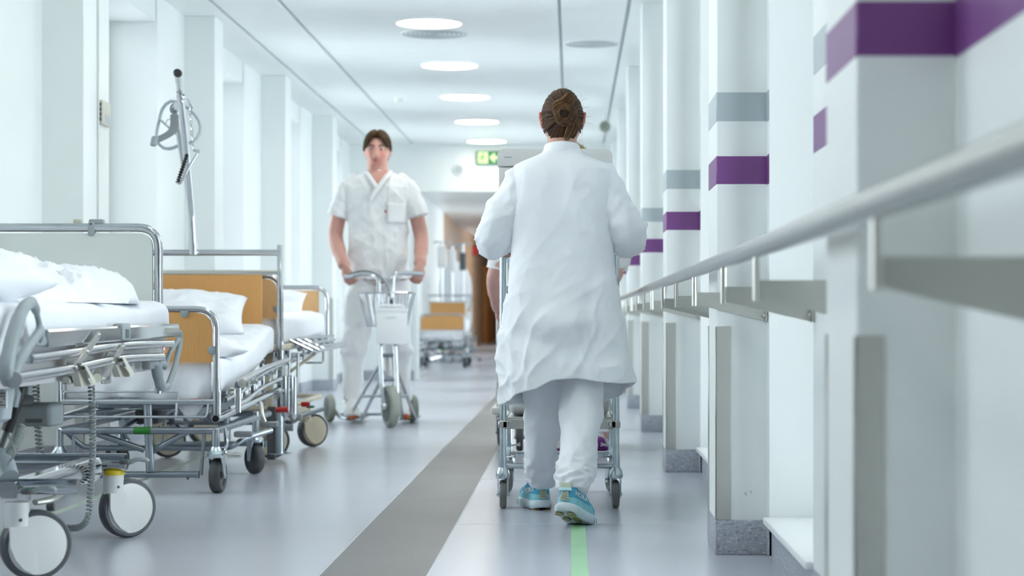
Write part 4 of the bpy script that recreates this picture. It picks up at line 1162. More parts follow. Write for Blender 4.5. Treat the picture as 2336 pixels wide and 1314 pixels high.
# scissor links with pivots
def link(p, q, x, w=0.0105, name='rail_link'):
    a, b_ = sd(p[0], p[1], x), sd(q[0], q[1], x)
    d = (b_ - a).normalized(); s = d.cross(Vector((1, 0, 0))).normalized()
    g = G()
    for t in (0,):
        ring = [a - d*w*0.7 + s*w*0.6, a - d*w*0.7 - s*w*0.6, b_ + d*w*0.7 - s*w*0.6, b_ + d*w*0.7 + s*w*0.6, ]
        ring = [a + s*w, a - d*w*0.9 + s*w*0.4, a - d*w*0.9 - s*w*0.4, a - s*w, b_ - s*w, b_ + d*w*0.9 - s*w*0.4, b_ + d*w*0.9 + s*w*0.4, b_ + s*w]
        g.loft([[v - Vector((0.002, 0, 0)) for v in ring], [v + Vector((0.002, 0, 0)) for v in ring]])
    l = part(name, g, 'satin', sr)
    for c in (a.lerp(b_, 0.03), a.lerp(b_, 0.52), a.lerp(b_, 0.97)):
        part('pivot', G().lathe([(0.0, 0.006), (0.004, 0.005), (0.006, 0.0)], 10, axis_m(c + Vector((0.002, 0, 0)), (1, 0, 0))), 'chrome', l)
link((226, 763), (170, 842), SX + 0.022); link((281, 789), (233, 868), SX + 0.024)
link((192, 778), (150, 834), SX - 0.016, 0.014); link((256, 798), (215, 858), SX - 0.016, 0.012)
q1 = sd(208, 855)
def ctrl(poly, x0, x1):
    return [( -x0, 0)]
def control(p, name, hole=True):
    a = [sd(u, v, SX + 0.02) for u, v in p]
    g = G().loft([[v - Vector((0.020, 0.0, 0)) for v in a], [v for v in a]])
    return part(name, g, 'ivory', sr, 25)
c1 = control([(178, 846), (194, 846), (206, 880), (186, 882)], 'control_clip')
part('clip_plate', G().loft([[sd(u, v, SX + 0.03) for u, v in ((190, 828), (196, 830), (221, 872), (214, 878))], [sd(u, v, SX + 0.042) for u, v in ((190, 828), (196, 830), (221, 872), (214, 878))]]), 'ivory', c1, 25)
part('clip_lever', G().loft([[sd(u, v, SX + 0.01) for u, v in ((178, 846), (186, 846), (210, 878), (188, 882))], [sd(u, v, SX + 0.016) for u, v in ((178, 846), (186, 846), (210, 878), (188, 882))]]), 'cream', c1, 25)
part('clip_knob', G().cyl(sd(222, 862, SX + 0.02), sd(222, 862, SX + 0.045), 0.0125, 14), 'ivory', c1)
c2 = control([(264, 832), (280, 832), (302, 860), (275, 860)], 'control_clip')
part('clip_plate', G().loft([[sd(u, v, SX + 0.03) for u, v in ((278, 815), (285, 814), (306, 852), (300, 861))], [sd(u, v, SX + 0.042) for u, v in ((278, 815), (285, 814), (306, 852), (300, 861))]]), 'ivory', c2, 25)
q = sd(248, 862, SX + 0.01)
part('latch_plate', G().box(q.x - 0.004, q.x, q.y - 0.05, q.y + 0.035, q.z - 0.017, q.z + 0.017, 0.006, 2), 'satin', sr)
part('latch_hole', G().box(q.x - 0.0005, q.x + 0.001, q.y - 0.02, q.y + 0.012, q.z - 0.006, q.z + 0.006), 'darkplastic', sr)
q = sd(300, 828, SX); part('rail_block', G().box(q.x - 0.02, q.x, q.y - 0.03, q.y + 0.02, q.z - 0.01, q.z + 0.008, 0.003, 1), 'midgrey', sr)
q = sd(172, 866, SX); part('rail_block', G().box(q.x - 0.03, q.x - 0.005, q.y - 0.03, q.y + 0.03, q.z - 0.012, q.z + 0.012, 0.004, 1), 'satin', sr)
# motors, strut, brackets, spiral cables
ub = part('under_beam', G().box(-2.1, -1.44, 5.0, 6.7, 0.535, 0.572, 0.008, 2), 'zinc', nb)
q = pt(90, 945, 6.1)
mb = part('motor_box', G().box(q.x - 0.062, q.x + 0.052, 6.02, 6.20, q.z - 0.034, q.z + 0.034, 0.014, 3), 'midgrey', nb)
part('motor_end', G().box(q.x + 0.030, q.x + 0.054, 6.03, 6.19, q.z - 0.036, q.z + 0.030, 0.012, 3), 'greyplastic', mb)
part('rating_plate', G().box(q.x - 0.022, q.x + 0.030, 6.018, 6.022, q.z - 0.022, q.z - 0.010), 'darkplastic', mb)
q0, q1 = pt(2, 872, 5.2), pt(0, 962, 5.2)
wm = part('drive_motor', G().sections([(q1.z, q1.x - 0.02, 5.2, 0.035, 0.035), (q1.z + 0.008, q1.x - 0.018, 5.2, 0.043, 0.043), (q0.z - 0.01, q0.x - 0.016, 5.2, 0.050, 0.045), (q0.z, q0.x - 0.016, 5.2, 0.046, 0.042)], 20, 3), 'greyband', nb)
g = G(); q = pt(6, 912, 5.14)
part('data_label', G().box(q.x - 0.022, q.x + 0.010, 5.138, 5.152, q.z - 0.022, q.z + 0.022), 'label', wm)
g = G()
for k in range(5):
    for j in range(4):
        if (k*7 + j*3) % 5: g.box(q.x - 0.019 + j*0.007, q.x - 0.014 + j*0.007, 5.1365, 5.1381, q.z + 0.015 - k*0.0075, q.z + 0.018 - k*0.0075)
pr = part('label_print', g, 'ink', wm); pr['kind'] = 'stuff'
a, b_, c_, d_ = pt(50, 872, 5.5), pt(27, 955, 5.5), pt(16, 983, 5.5), pt(2, 1020, 5.5)
gs = part('gas_strut', G().tube([a, a.lerp(b_, 0.15), b_, c_], [0.012, 0.019, 0.016, 0.0165], 14), 'black', nb)
part('strut_rod', G().cyl(c_, d_, 0.008, 10), 'darkplastic', gs)
part('strut_foot', G().cyl(d_, d_ + Vector((-0.015, 0, -0.03)), 0.017, 12), 'greyplastic', gs)
part('strut_pin', G().cyl(pt(36, 913, 5.5), pt(68, 912, 5.6), 0.014, 12), 'black', gs)
part('hanger', G().box(pt(63, 0, 5.7).x, pt(71, 0, 5.7).x, 5.68, 5.72, pt(0, 922, 5.7).z, pt(0, 862, 5.7).z, 0.003, 1), 'greyplastic', nb)
q = pt(33, 906, 5.3)
part('plug', G().tube([q + Vector((0, 0, 0.04)), q + Vector((0.002, 0, 0.01)), q + Vector((-0.004, 0, -0.025))], [0.006, 0.016, 0.014], 10), 'greyplastic', nb)
part('plug_lead', G().tube(smooth_path([pt(35, 866, 5.3), pt(36, 885, 5.28), pt(30, 900, 5.27), pt(26, 915, 5.26)], 5), 0.0055, 8), 'cable', nb)
part('spiral_cable', coil([pt(80, 862, 6.28), pt(83, 915, 6.3), pt(87, 975, 6.3), pt(92, 1034, 6.3)], 19, 0.0098, 0.0036), 'cable', nb)
part('spiral_cable', coil([pt(208, 880, 5.95), pt(211, 960, 6.0), pt(211, 1040, 6.05), pt(207, 1110, 6.1), pt(204, 1160, 6.1), pt(198, 1188, 6.12), pt(180, 1203, 6.2), pt(155, 1204, 6.35)], 58, 0.0082, 0.0031, 10), 'cable', nb)
part('spiral_cable', coil([pt(46, 975, 5.7), pt(34, 1012, 5.65), pt(14, 1045, 5.6), pt(-14, 1070, 5.55)], 20, 0.013, 0.0045), 'cable', nb)
part('spiral_cable', coil([pt(59, 885, 6.5), pt(58, 905, 6.5)], 5, 0.011, 0.004), 'cable', nb)
part('loose_lead', G().tube(smooth_path([pt(18, 990, 5.5), pt(27, 1010, 5.45), pt(33, 1035, 5.45), pt(22, 1052, 5.45), pt(12, 1070, 5.45), pt(2, 1085, 5.45)], 6), 0.0035, 8), 'cable', nb)
part('gear_motor', G().tube([pt(-4, 1045, 5.55), pt(8, 1060, 5.5), pt(22, 1090, 5.45)], [0.022, 0.032, 0.026], 16), 'greyband', nb)
# base frame: cross beams and outriggers
zc = pt(0, 1054, 6.45).z
bf = part('base_beam', G().cyl((-2.1, 6.45, zc), (pt(288, 0, 6.45).x, 6.45, zc), 0.029, 24), 'chrome', nb)
part('beam_mouth', G().lathe([(0.0, 0.0), (0.024, 0.0), (0.024, 0.003), (0.0, 0.003)], 20, axis_m((pt(288, 0, 6.45).x - 0.0015, 6.45, zc), (1, 0, 0))), 'hole', bf)
def sect(x, y, z, w, h): return [(x - w, y, z - h*0.4), (x - w*0.6, y, z - h), (x + w*0.6, y, z - h), (x + w, y, z - h*0.4), (x + w, y, z + h*0.5), (x + w*0.7, y, z + h), (x - w*0.7, y, z + h), (x - w, y, z + h*0.5)]
part('outrigger', G().loft([sect(-1.525, 5.38, 0.250, 0.026, 0.022), sect(-1.513, 5.8, 0.246, 0.028, 0.029), sect(-1.503, 6.20, 0.243, 0.030, 0.038), sect(-1.502, 6.25, 0.243, 0.027, 0.034)]), 'chrome', bf, 35)
zc2 = pt(0, 1111, 5.42).z
part('base_beam', G().cyl((-2.1, 5.43, zc2), (pt(176, 0, 5.42).x, 5.43, zc2), 0.0215, 20), 'chrome', nb)
q = pt(250, 1128, 5.9)
part('foot_lever', G().tube(smooth_path([pt(80, 1146, 5.45), pt(120, 1138, 5.5), pt(150, 1118, 5.6), pt(165, 1102, 5.7)], 5), 0.014, 10, flat=(0.6, 1)), 'satin', bf)
part('lever_pad', G().cyl(pt(108, 1158, 5.6), pt(124, 1156, 5.6), 0.012, 12), 'darkplastic', bf)
part('lower_link', G().cyl((-2.0, 6.3, 0.20), (-1.56, 6.3, 0.20), 0.012, 10), 'darksteel', bf)
part('stub_axle', G().cyl(pt(218, 1082, 6.4), pt(236, 1082, 6.4), 0.0115, 12), 'midgrey', bf)
shroud_castor(nb, -1.488, 6.46, 0.0965, 0.046, 0.72, 0.213, 'whiteplastic', 'whiteplastic', 'castordisc', 'yellow')
shroud_castor(nb, -1.510, 5.42, 0.0965, 0.046, 0.55, 0.216, 'whiteplastic', 'whiteplastic', 'castordisc')
q = pt(287, 1054, 6.37); brake_pedal(nb, q.x, q.y, q.z, 0.1)
q = pt(65, 1121, 5.35); brake_pedal(nb, q.x, q.y, q.z, 0.15)
# bedding
d1 = single('duvet', heap(-2.2, -1.405, 5.35, 6.75, 0.766, [(-1.60, 6.38, 0.20, 0.34, 0.105), (-1.72, 6.15, 0.24, 0.36, 0.118), (-1.72, 5.82, 0.27, 0.36, 0.135), (-1.95, 5.95, 0.28, 0.5, 0.14), (-1.55, 5.98, 0.14, 0.16, 0.085), (-1.50, 6.42, 0.09, 0.20, 0.075)], 4.0, 110, 0.035), 'linen', 'crumpled white duvet heaped on the near bed below the pale headboard', 'duvet', None, 180)
single('pillow', pillow(Vector((-1.63, 5.06, 0.830)), 0.47, 0.50, 0.135, Matrix.Rotation(-0.25, 4, 'Z') @ Matrix.Rotation(0.10, 4, 'Y'), 9.0), 'linen', 'plump white pillow on the near bed beside the crumpled duvet', 'pillow', 'white pillows on the beds', 180)
# ================================================================== figure kit
def head_shape(m, s=1.0, nu=84, nv=62):
    """head looking along local -Y, centre between the ears"""
    g = G(); rings = []
    def ga(a, b): return math.exp(-(a*a + b*b))
    for i in range(nv + 1):
        t = -PI/2 + PI*i/nv; ring = []
        for j in range(nu):
            l = 2*PI*j/nu
            k = max(math.cos(t), 0.002)
            X, Y, Z = k*math.sin(l), -k*math.cos(l), math.sin(t)
            x, y, z = 0.074*X, 0.095*Y, 0.114*Z
            if Z < 0:
                q = -Z
                x *= 1 - 0.26*q**1.5
                if Y > 0: y *= 1 - 0.48*q
                else:
                    y = y*(1 - 0.02*q) - 0.010*q*(1 - q)
                    if q > 0.6: y -= 0.020*(q - 0.6)
            if Y < 0:
                f = min(1.0, -Y*1.6)
                d = 0.0
                d += 0.024*ga(x/0.0115, (z + 0.026)/0.017) + 0.010*ga(x/0.010, (z - 0.004)/0.022)      # nose
                d += 0.005*ga((abs(x) - 0.012)/0.006, (z + 0.033)/0.008)                                # nostrils
                d += 0.004*ga((abs(x) - 0.028)/0.022, (z - 0.034)/0.009)                                # brow
                d -= 0.010*ga((abs(x) - 0.031)/0.014, (z - 0.014)/0.011)                                # sockets
                d += 0.004*ga((abs(x) - 0.040)/0.018, (z + 0.022)/0.018)                                # cheeks
                d += 0.0055*ga(x/0.020, (z + 0.052)/0.006) + 0.0065*ga(x/0.016, (z + 0.064)/0.006)      # lips
                d -= 0.004*ga(x/0.024, (z + 0.058)/0.0028)
                d -= 0.004*ga(x/0.02, (z + 0.077)/0.007)
                d += 0.008*ga(x/0.020, (z + 0.094)/0.013)                                               # chin
                y -= d*f
            ring.append(m @ (Vector((x, y, z))*s))
        rings.append(ring)
    g.loft(rings)
    for sx in (-1, 1):      # ears
        q = []
        for i in range(13):
            a = 2*PI*i/12
            q.append(Vector((sx*(0.078 + 0.006*math.sin(a) + 0.004*max(0, math.cos(a))), 0.010 + 0.016*math.cos(a)*(0.75 + 0.25*math.sin(a)), 0.002 + 0.030*math.sin(a) - 0.004*math.cos(a))))
        g.tube([m @ (p*s) for p in q[:-1]], 0.0048*s, 8, closed=True)
        e = G().ellipsoid((sx*0.076, 0.008, 0.0), 0.006, 0.014, 0.024, 14, 8)
        g.add(G(), None); g.v += [m @ (Vector(p)*s) for p in e.v]; n = len(g.v) - len(e.v); g.f += [tuple(i + n for i in f) for f in e.f]
    return g

def face_parts(parent, m, s, brow=(0.05, 0.03, 0.02)):
    for sx in (-1, 1):
        c = m @ (Vector((sx*0.031, -0.0775, 0.0125))*s)
        e = part('eye', G().ellipsoid(c, 0.0118*s, 0.0105*s, 0.0085*s, 16, 10), 'eye', parent, 180)
        part('iris', G().ellipsoid(m @ (Vector((sx*0.031, -0.0868, 0.0125))*s), 0.0055*s, 0.0022*s, 0.0055*s, 12, 8), 'iris', e, 180)
        q = [m @ (Vector((sx*x, y, z))*s) for x, y, z in ((0.013, -0.0945, 0.030), (0.024, -0.0925, 0.0345), (0.036, -0.086, 0.035), (0.047, -0.076, 0.030))]
        part('eyebrow', G().tube(smooth_path(q, 4), [0.0032*s]*9 + [0.0024*s]*4, 8, flat=(1.0, 0.7)), 'hair', parent, 180, [brow]*(13*8))
    for z, r in ((-0.0535, 0.0038), (-0.0632, 0.0046)):
        q = [m @ (Vector((x, y, z + dz))*s) for x, y, dz in ((-0.026, -0.0835, 0.0035), (-0.013, -0.0945, 0.0012), (0, -0.0985, -0.0005), (0.013, -0.0945, 0.0012), (0.026, -0.0835, 0.0035))]
        part('lip', G().tube(smooth_path(q, 4), [r*s*(0.4 + 0.6*math.sin(PI*k/16)) for k in range(17)], 8), 'lip', parent, 180)

def hand_shape(wrist, ydir, zdir, curl=1.0, side=1, s=1.0):
    """palm, four unequal bent fingers and a thumb from the palm's side; ydir = along the palm, zdir = back of the hand"""
    y = Vector(ydir).normalized(); z = Vector(zdir); z = (z - y*z.dot(y)).normalized(); x = y.cross(z)*side
    W = Vector(wrist)
    L = lambda a, b, c: W + (x*a + y*b + z*c)*s
    g = G()
    rows = []
    for b, hw, th in ((-0.01, 0.024, 0.019), (0.015, 0.030, 0.018), (0.045, 0.038, 0.016), (0.075, 0.041, 0.0145), (0.092, 0.040, 0.012)):
        rows.append([L(hw*math.copysign(abs(math.cos(2*PI*k/20))**0.8, math.cos(2*PI*k/20)), b, th*math.copysign(abs(math.sin(2*PI*k/20))**0.8, math.sin(2*PI*k/20))) for k in range(20)])
    g.loft(rows)
    for fx, ln, r, spread in ((0.029, 0.068, 0.0088, 0.06), (0.0095, 0.077, 0.0092, 0.02), (-0.0105, 0.072, 0.0088, -0.02), (-0.029, 0.056, 0.0076, -0.07)):
        p = Vector((fx, 0.080, 0.001)); a = 0.10; P = [Vector((fx*0.9, 0.055, 0.0)), p.copy()]; R = [r, r*1.08]
        for seg, cu in ((0.46, 0.85), (0.31, 0.95), (0.23, 0.55)):
            a += cu*curl
            d = Vector((spread*math.cos(a), math.cos(a), -math.sin(a)))
            p = p + d*(ln*seg); P.append(p.copy()); R.append(r*(0.98 if seg > 0.4 else 0.9 if seg > 0.3 else 0.72))
        sp_ = smooth_path(P, 4); n = len(sp_)
        rr = [R[min(i//4, len(R)-1)]*(1 - (i % 4)/4) + R[min(i//4 + 1, len(R)-1)]*((i % 4)/4) for i in range(n)]
        g.tube([L(*q) for q in sp_], [q*s for q in rr], 10)
    th = [Vector((0.020, 0.012, -0.004)), Vector((0.040, 0.034, -0.012)), Vector((0.050, 0.060, -0.022 - 0.012*curl)), Vector((0.040, 0.083, -0.030 - 0.018*curl))]
    tp = smooth_path(th, 4)
    g.tube([L(*q) for q in tp], [s*(0.0135 - 0.0055*i/(len(tp)-1)) for i in range(len(tp))], 10)
    return g

def skin_tint(base, blush=None):
    return lambda co: base if blush is None else blush(co)

def locks(paths, r, seg=5, flat=(0.55, 1.0), cols=((0.05, 0.03, 0.02), (0.11, 0.06, 0.03)), taper=0.35):
    g = G(); tint = []
    for P in paths:
        n = len(P); k0 = len(g.v)
        rr = [r*(taper + (1 - taper)*math.sin(PI*min(1.0, (i + 0.6)/(n)))**0.6) for i in range(n)]
        g.tube(P, rr, seg, True, False, flat)
        a = random.random(); c = tuple(cols[0][q]*(1 - a) + cols[1][q]*a for q in range(3))
        tint += [c]*(len(g.v) - k0)
    return g, tint

def head_arc(a, b, n, f=1.0, sag=0.0, jit=0.0):
    """path over the skull from direction a to direction b (unit vectors in head space)"""
    a, b = Vector(a).normalized(), Vector(b).normalized()
    w = math.acos(max(-1, min(1, a.dot(b)))); out = []
    for i in range(n):
        t = i/(n - 1)
        d = (a*math.sin((1 - t)*w) + b*math.sin(t*w))/max(math.sin(w), 1e-6)
        d.normalize()
        out.append(d)
    return out

def skull(d, f=1.0):
    x, y, z = 0.074*d.x, 0.095*d.y, 0.114*d.z
    if d.z < 0:
        q = -d.z; x *= 1 - 0.26*q**1.5
        if d.y > 0: y *= 1 - 0.48*q
    return Vector((x, y, z))*f

# ================================================================== the woman in the long white coat
HZ = pt(0, 277, 7.12).z
hm = Matrix.Translation((pt(1283, 0, 7.12).x, 7.12, HZ)) @ Matrix.Rotation(PI, 4, 'Z') @ Matrix.Rotation(0.10, 4, 'X')
hs = 0.96
CX = -0.036
sk = (0.56, 0.33, 0.25)
g = head_shape(hm, hs)
g.tube([(CX + 0.001, 7.095, 1.24), (CX + 0.001, 7.098, 1.30), (CX + 0.001, 7.108, 1.36), (CX + 0.001, 7.125, 1.41)], [0.062, 0.055, 0.052, 0.055], 20)
g.sections([(0.60, CX, 7.1, 0.13, 0.09), (0.72, CX, 7.1, 0.165, 0.115), (0.82, CX, 7.1, 0.155, 0.105), (0.95, CX, 7.1, 0.13, 0.09), (1.08, CX, 7.1, 0.14, 0.095), (1.18, CX, 7.1, 0.15, 0.09), (1.23, CX, 7.1, 0.135, 0.07), (1.26, CX, 7.1, 0.09, 0.055)], 28)
SL = [Vector((-0.175, 7.10, 1.195)), Vector((-0.225, 7.09, 1.10)), Vector((-0.280, 7.12, 1.002)), Vector((-0.268, 7.28, 0.992)), Vector((-0.250, 7.40, 1.000))]
SR = [Vector((0.103, 7.10, 1.195)), Vector((0.150, 7.09, 1.10)), Vector((0.207, 7.12, 1.006)), Vector((0.186, 7.28, 0.996)), Vector((0.166, 7.41, 1.004))]
for S in (SL, SR):
    g.tube(smooth_path(S, 5), [0.045]*5 + [0.042]*5 + [0.038]*5 + [0.031]*5 + [0.025], 14)
g.add(hand_shape(SL[4], (0.12, 1, 0.02), (-0.7, 0.1, 0.7), 1.0, -1, 0.88))
g.add(hand_shape(SR[4], (-0.10, 1, 0.02), (0.7, 0.1, 0.7), 1.0, 1, 0.88))
LLg = [Vector((-0.105, 7.12, 0.64)), Vector((-0.108, 7.20, 0.42)), Vector((-0.112, 7.34, 0.20)), Vector((-0.116, 7.447, 0.085)), Vector((-0.128, 7.50, 0.05))]
RLg = [Vector((0.035, 7.08, 0.64)), Vector((0.034, 7.06, 0.42)), Vector((0.013, 6.93, 0.22)), Vector((0.002, 6.825, 0.120)), Vector((0.016, 6.875, 0.072))]
for S in (LLg, RLg):
    g.tube(smooth_path(S, 5), [0.056]*5 + [0.046]*5 + [0.036]*5 + [0.030]*5 + [0.026], 14)
wm_ = fuse(g, 0.0042, 4)
woman = from_mesh('person', wm_, 'skin', None, 180, lambda co: (0.62, 0.25, 0.17) if (abs(co.x - pt(1283, 0, 7.12).x) > 0.068 and co.z > 1.36) else sk)
tag(woman, 'person in a long white coat and aqua sneakers walking away, pushing the tubular trolley', 'person')
face_parts(woman, hm, hs)
# hair: combed back into a bun
bun = Vector((-0.13, 0.97, 0.02)).normalized()   # head space, +Y is the back of the head
paths = []
def keep(d):
    if d.y < 0: return d.z > 0.42 + 0.55*max(0, -d.y - 0.35)
    return d.z > -0.62 if abs(d.x) < 0.70 else d.z > -0.62 + 1.9*(abs(d.x) - 0.70)
capg = G(); nu, nv = 48, 36; vi = {}
for i in range(nv + 1):
    t = -PI/2 + PI*i/nv
    for j in range(nu):
        l = 2*PI*j/nu; k = math.cos(t)
        d = Vector((k*math.cos(l), k*math.sin(l), math.sin(t)))
        vi[(i, j)] = (len(capg.v), keep(d)); capg.v.append(hm @ (skull(d, 1.022)*hs))
for i in range(nv):
    for j in range(nu):
        q = [vi[(i, j)], vi[(i, (j+1) % nu)], vi[(i+1, (j+1) % nu)], vi[(i+1, j)]]
        if all(a[1] for a in q): capg.f.append(tuple(a[0] for a in q))
rnd = random.Random(3)
for k in range(640):
    a = rnd.uniform(0, 2*PI)
    st = Vector((math.cos(a), 0, math.sin(a)))
    # hairline: forehead over the top, temples, behind the ears, nape
    if st.z > 0.25: st = Vector((st.x, rnd.uniform(-0.75, 0.35), st.z*rnd.uniform(0.7, 1.0)))
    elif st.z > -0.35: st = Vector((math.copysign(1, st.x), rnd.uniform(0.05, 0.5), rnd.uniform(-0.42, 0.4)))
    else: st = Vector((st.x*0.86, rnd.uniform(0.55, 0.9), -rnd.uniform(0.50, 0.92)))
    P = head_arc(st, bun, 11)
    f0 = rnd.uniform(1.035, 1.075); w0 = rnd.uniform(-0.06, 0.06)
    pp = []
    for i, d in enumerate(P[:-1]):
        t = i/10
        d2 = (d + Vector((w0*math.sin(t*PI*2), 0, w0*math.cos(t*7)))*(1 - t)).normalized()
        pp.append(hm @ (skull(d2, f0 + 0.035*t*t)*hs))
    paths.append(pp)
hg, tint = locks(paths, 0.0034, 5, (0.8, 1.0), ((0.020, 0.010, 0.006), (0.105, 0.052, 0.026)))
n0 = len(hg.v); hg.add(capg); tint += [(0.026, 0.014, 0.008)]*len(capg.v)
hair = part('hair', hg, 'hair', woman, 180, tint)
bc = hm @ (skull(bun, 1.18)*hs)
bp = []
for k in range(150):      # coiled strands of the bun
    ph = rnd.uniform(0, 2*PI); R_ = rnd.uniform(0.016, 0.037); tl = rnd.uniform(-0.5, 0.5); q0 = rnd.uniform(0, 2*PI); ln = rnd.uniform(2.0, 4.2)
    pp = []
    for i in range(10):
        a = q0 + ln*i/9
        rr = R_*(1 + 0.12*math.sin(3*a + ph))
        z_ = -0.012 + 0.036*math.sqrt(max(0, 1 - (R_/0.044)**2))
        pp.append(bc + Vector((rr*math.cos(a)*1.05, -z_ + 0.004*math.sin(2*a + ph), rr*math.sin(a)*1.02)))
    bp.append(pp)
bg, tint = locks(bp, 0.0045, 5, (0.7, 1.0), ((0.035, 0.018, 0.011), (0.15, 0.078, 0.036)))
e = G().ellipsoid(bc, 0.033, 0.026, 0.032, 18, 12); bg.add(e); tint += [(0.035, 0.02, 0.012)]*len(e.v)
part('hair_bun', bg, 'hair', hair, 180, tint)
bp = []
for k in range(46):       # loop of hair above the bun and loose strands falling to the nape
    o = Vector((rnd.uniform(-0.006, 0.006), rnd.uniform(-0.006, 0.004), rnd.uniform(-0.006, 0.006)))
    if k < 26:
        q = [(-0.040, 0.006, 0.004), (-0.036, -0.006, 0.034), (-0.010, -0.014, 0.046), (0.012, -0.006, 0.066), (0.022, -0.004, 0.052), (0.008, -0.008, 0.032)]
        sc = rnd.uniform(0.8, 1.12)
    else:
        x0 = rnd.uniform(0.006, 0.04)
        q = [(x0, 0.002, -0.018), (x0 + 0.007, 0.004, -0.036), (x0 - 0.004, 0.018, -0.054), (x0*0.4 - 0.006, 0.030, -0.068 - rnd.uniform(0, 0.025))]
        sc = 1.0
    bp.append([bc + o + Vector(p)*sc for p in smooth_path(q, 4)])
bg, tint = locks(bp, 0.0030, 5, (0.7, 1.0), ((0.07, 0.036, 0.018), (0.24, 0.13, 0.06)))
part('hair_strands', bg, 'hair', hair, 180, tint)
bp = []
for k in range(44):       # flyaway hairs
    d = Vector((rnd.gauss(0, 1), rnd.uniform(-0.3, 0.7), rnd.uniform(-0.5, 1))).normalized()
    p = hm @ (skull(d, 1.04)*hs); t = Vector((rnd.gauss(0, 1), rnd.gauss(0, 0.5), rnd.gauss(0, 1))).normalized(); o = (p - hm.translation).normalized()
    bp.append([p, p + o*0.006 + t*0.006, p + o*0.010 + t*0.016, p + o*0.009 + t*0.026])
bg, tint = locks(bp, 0.0003, 4, (1, 1), ((0.16, 0.09, 0.05), (0.3, 0.19, 0.11)))
part('flyaway_hairs', bg, 'hair', hair, 180, tint)['kind'] = 'stuff'

# the coat: one lofted cloth with drape and creases, hem hanging unevenly
def lerp_rows(rows, z):
    for a, b in zip(rows, rows[1:]):
        if a[0] >= z >= b[0]:
            t = (a[0] - z)/max(a[0] - b[0], 1e-9); t = t*t*(3 - 2*t) if False else t
            return [a[i]*(1 - t) + b[i]*t for i in range(1, len(a))]
    return list(rows[-1][1:])
coat_rows = [  # z, centre x, centre y, half width, half depth
 (1.318, CX, 7.098, 0.062, 0.060), (1.300, CX, 7.098, 0.074, 0.068), (1.286, CX, 7.098, 0.108, 0.080), (1.268, CX, 7.098, 0.148, 0.094),
 (1.245, CX, 7.098, 0.172, 0.104), (1.20, CX, 7.098, 0.180, 0.114), (1.10, CX, 7.10, 0.178, 0.124), (1.00, CX, 7.10, 0.178, 0.124),
 (0.90, CX, 7.10, 0.186, 0.132), (0.80, CX, 7.10, 0.202, 0.148), (0.72, CX, 7.10, 0.212, 0.162), (0.60, -0.030, 7.10, 0.220, 0.180),
 (0.50, -0.014, 7.10, 0.230, 0.195), (0.36, -0.008, 7.10, 0.238, 0.205)]
hem = [(0, 0.486), (30, 0.455), (60, 0.41), (90, 0.40), (120, 0.40), (150, 0.40), (180, 0.404), (205, 0.425), (228, 0.452), (248, 0.470), (262, 0.500), (275, 0.505), (290, 0.494), (315, 0.486), (360, 0.486)]
def hem_z(deg):
    for (a, za), (b, zb_) in zip(hem, hem[1:]):
        if a <= deg <= b: return za + (zb_ - za)*(deg - a)/(b - a)
    return 0.48
def coat_d(th, x, z, y):
    """drape: (outward offset)"""
    low = max(0.0, min(1.0, (1.02 - z)/0.55)); low = low*low*(3 - 2*low)
    d = 0.016*low*noise.noise(Vector((math.cos(th)*1.9, math.sin(th)*1.9, z*1.6)))
    d += 0.010*low*math.sin(th*4 + 1.2 + z*3.0)*0.8
    q = Vector((x*5.0 + z*2.2, y*3, z*4.2 - x*2.0 + 5))
    w = noise.noise(q*0.5)*1.4
    r1 = (1 - abs(noise.noise(q + Vector((w, 0, w)))))**4
    q2 = Vector((x*9.0 - z*5.0, y*4, z*6.0 + 9)); r2 = (1 - abs(noise.noise(q2 + Vector((w, 2, 0)))))**5
    q3 = Vector((x*3.2, y*2, z*1.1 + 2)); r3 = (1 - abs(noise.noise(q3*1.8)))**3
    q4 = Vector((x*24 + z*9, y*8, z*17 - x*6)); r4 = (1 - abs(noise.noise(q4 + Vector((w*2, 0, w)))))**5
    d += (r1 - 0.3)*(0.003 + 0.011*low) + (r2 - 0.25)*(0.003 + 0.008*low) + (r3 - 0.35)*0.009 + (r4 - 0.25)*(0.0012 + 0.0022*low)
    # swag over the seat where the stride pulls the cloth
    d += 0.024*math.exp(-((x + 0.02)/0.10)**2 - ((z - 0.70)/0.05)**2)*(1 if y < 7.1 else 0)
    d -= 0.018*math.exp(-((x + 0.06)/0.12)**2 - ((z - 0.60 + 0.3*x)/0.035)**2)*(1 if y < 7.1 else 0)
    return d
NT, NZ = 190, 150
rings = []
for i in range(NZ + 1):
    t = i/NZ; ring = []
    for j in range(NT):
        th = 2*PI*j/NT; deg = math.degrees(th)
        zb_ = hem_z(deg)
        z = 1.318 + (zb_ - 1.318)*t**0.95
        cx, cy, rx, ry = lerp_rows(coat_rows, z)
        c, s = math.cos(th), math.sin(th); p = 2.5
        ex = math.copysign(abs(c)**(2/p), c); ey = math.copysign(abs(s)**(2/p), s)
        x, y = cx + rx*ex, cy + ry*ey
        up = max(0.0, min(1.0, (1.29 - z)/0.06))
        d = coat_d(th, x, z, y)*up
        n_ = Vector((ex/rx, ey/ry, 0)).normalized()
        x += n_.x*d; y += n_.y*d
        if z < 0.56: x += 0.010*math.sin(th*9 + 1)*((0.56 - z)/0.16)*abs(s)
        # lean with the step
        ring.append((x, y + 0.02*(1.0 - z)*0, z))
    rings.append(ring)
me = mesh_of('lab_coat', G().loft(rings, False, False), None, 0)
coat = from_mesh('lab_coat', me, 'coat', woman, 180)
sm = coat.modifiers.new('thick', 'SOLIDIFY'); sm.thickness = 0.003
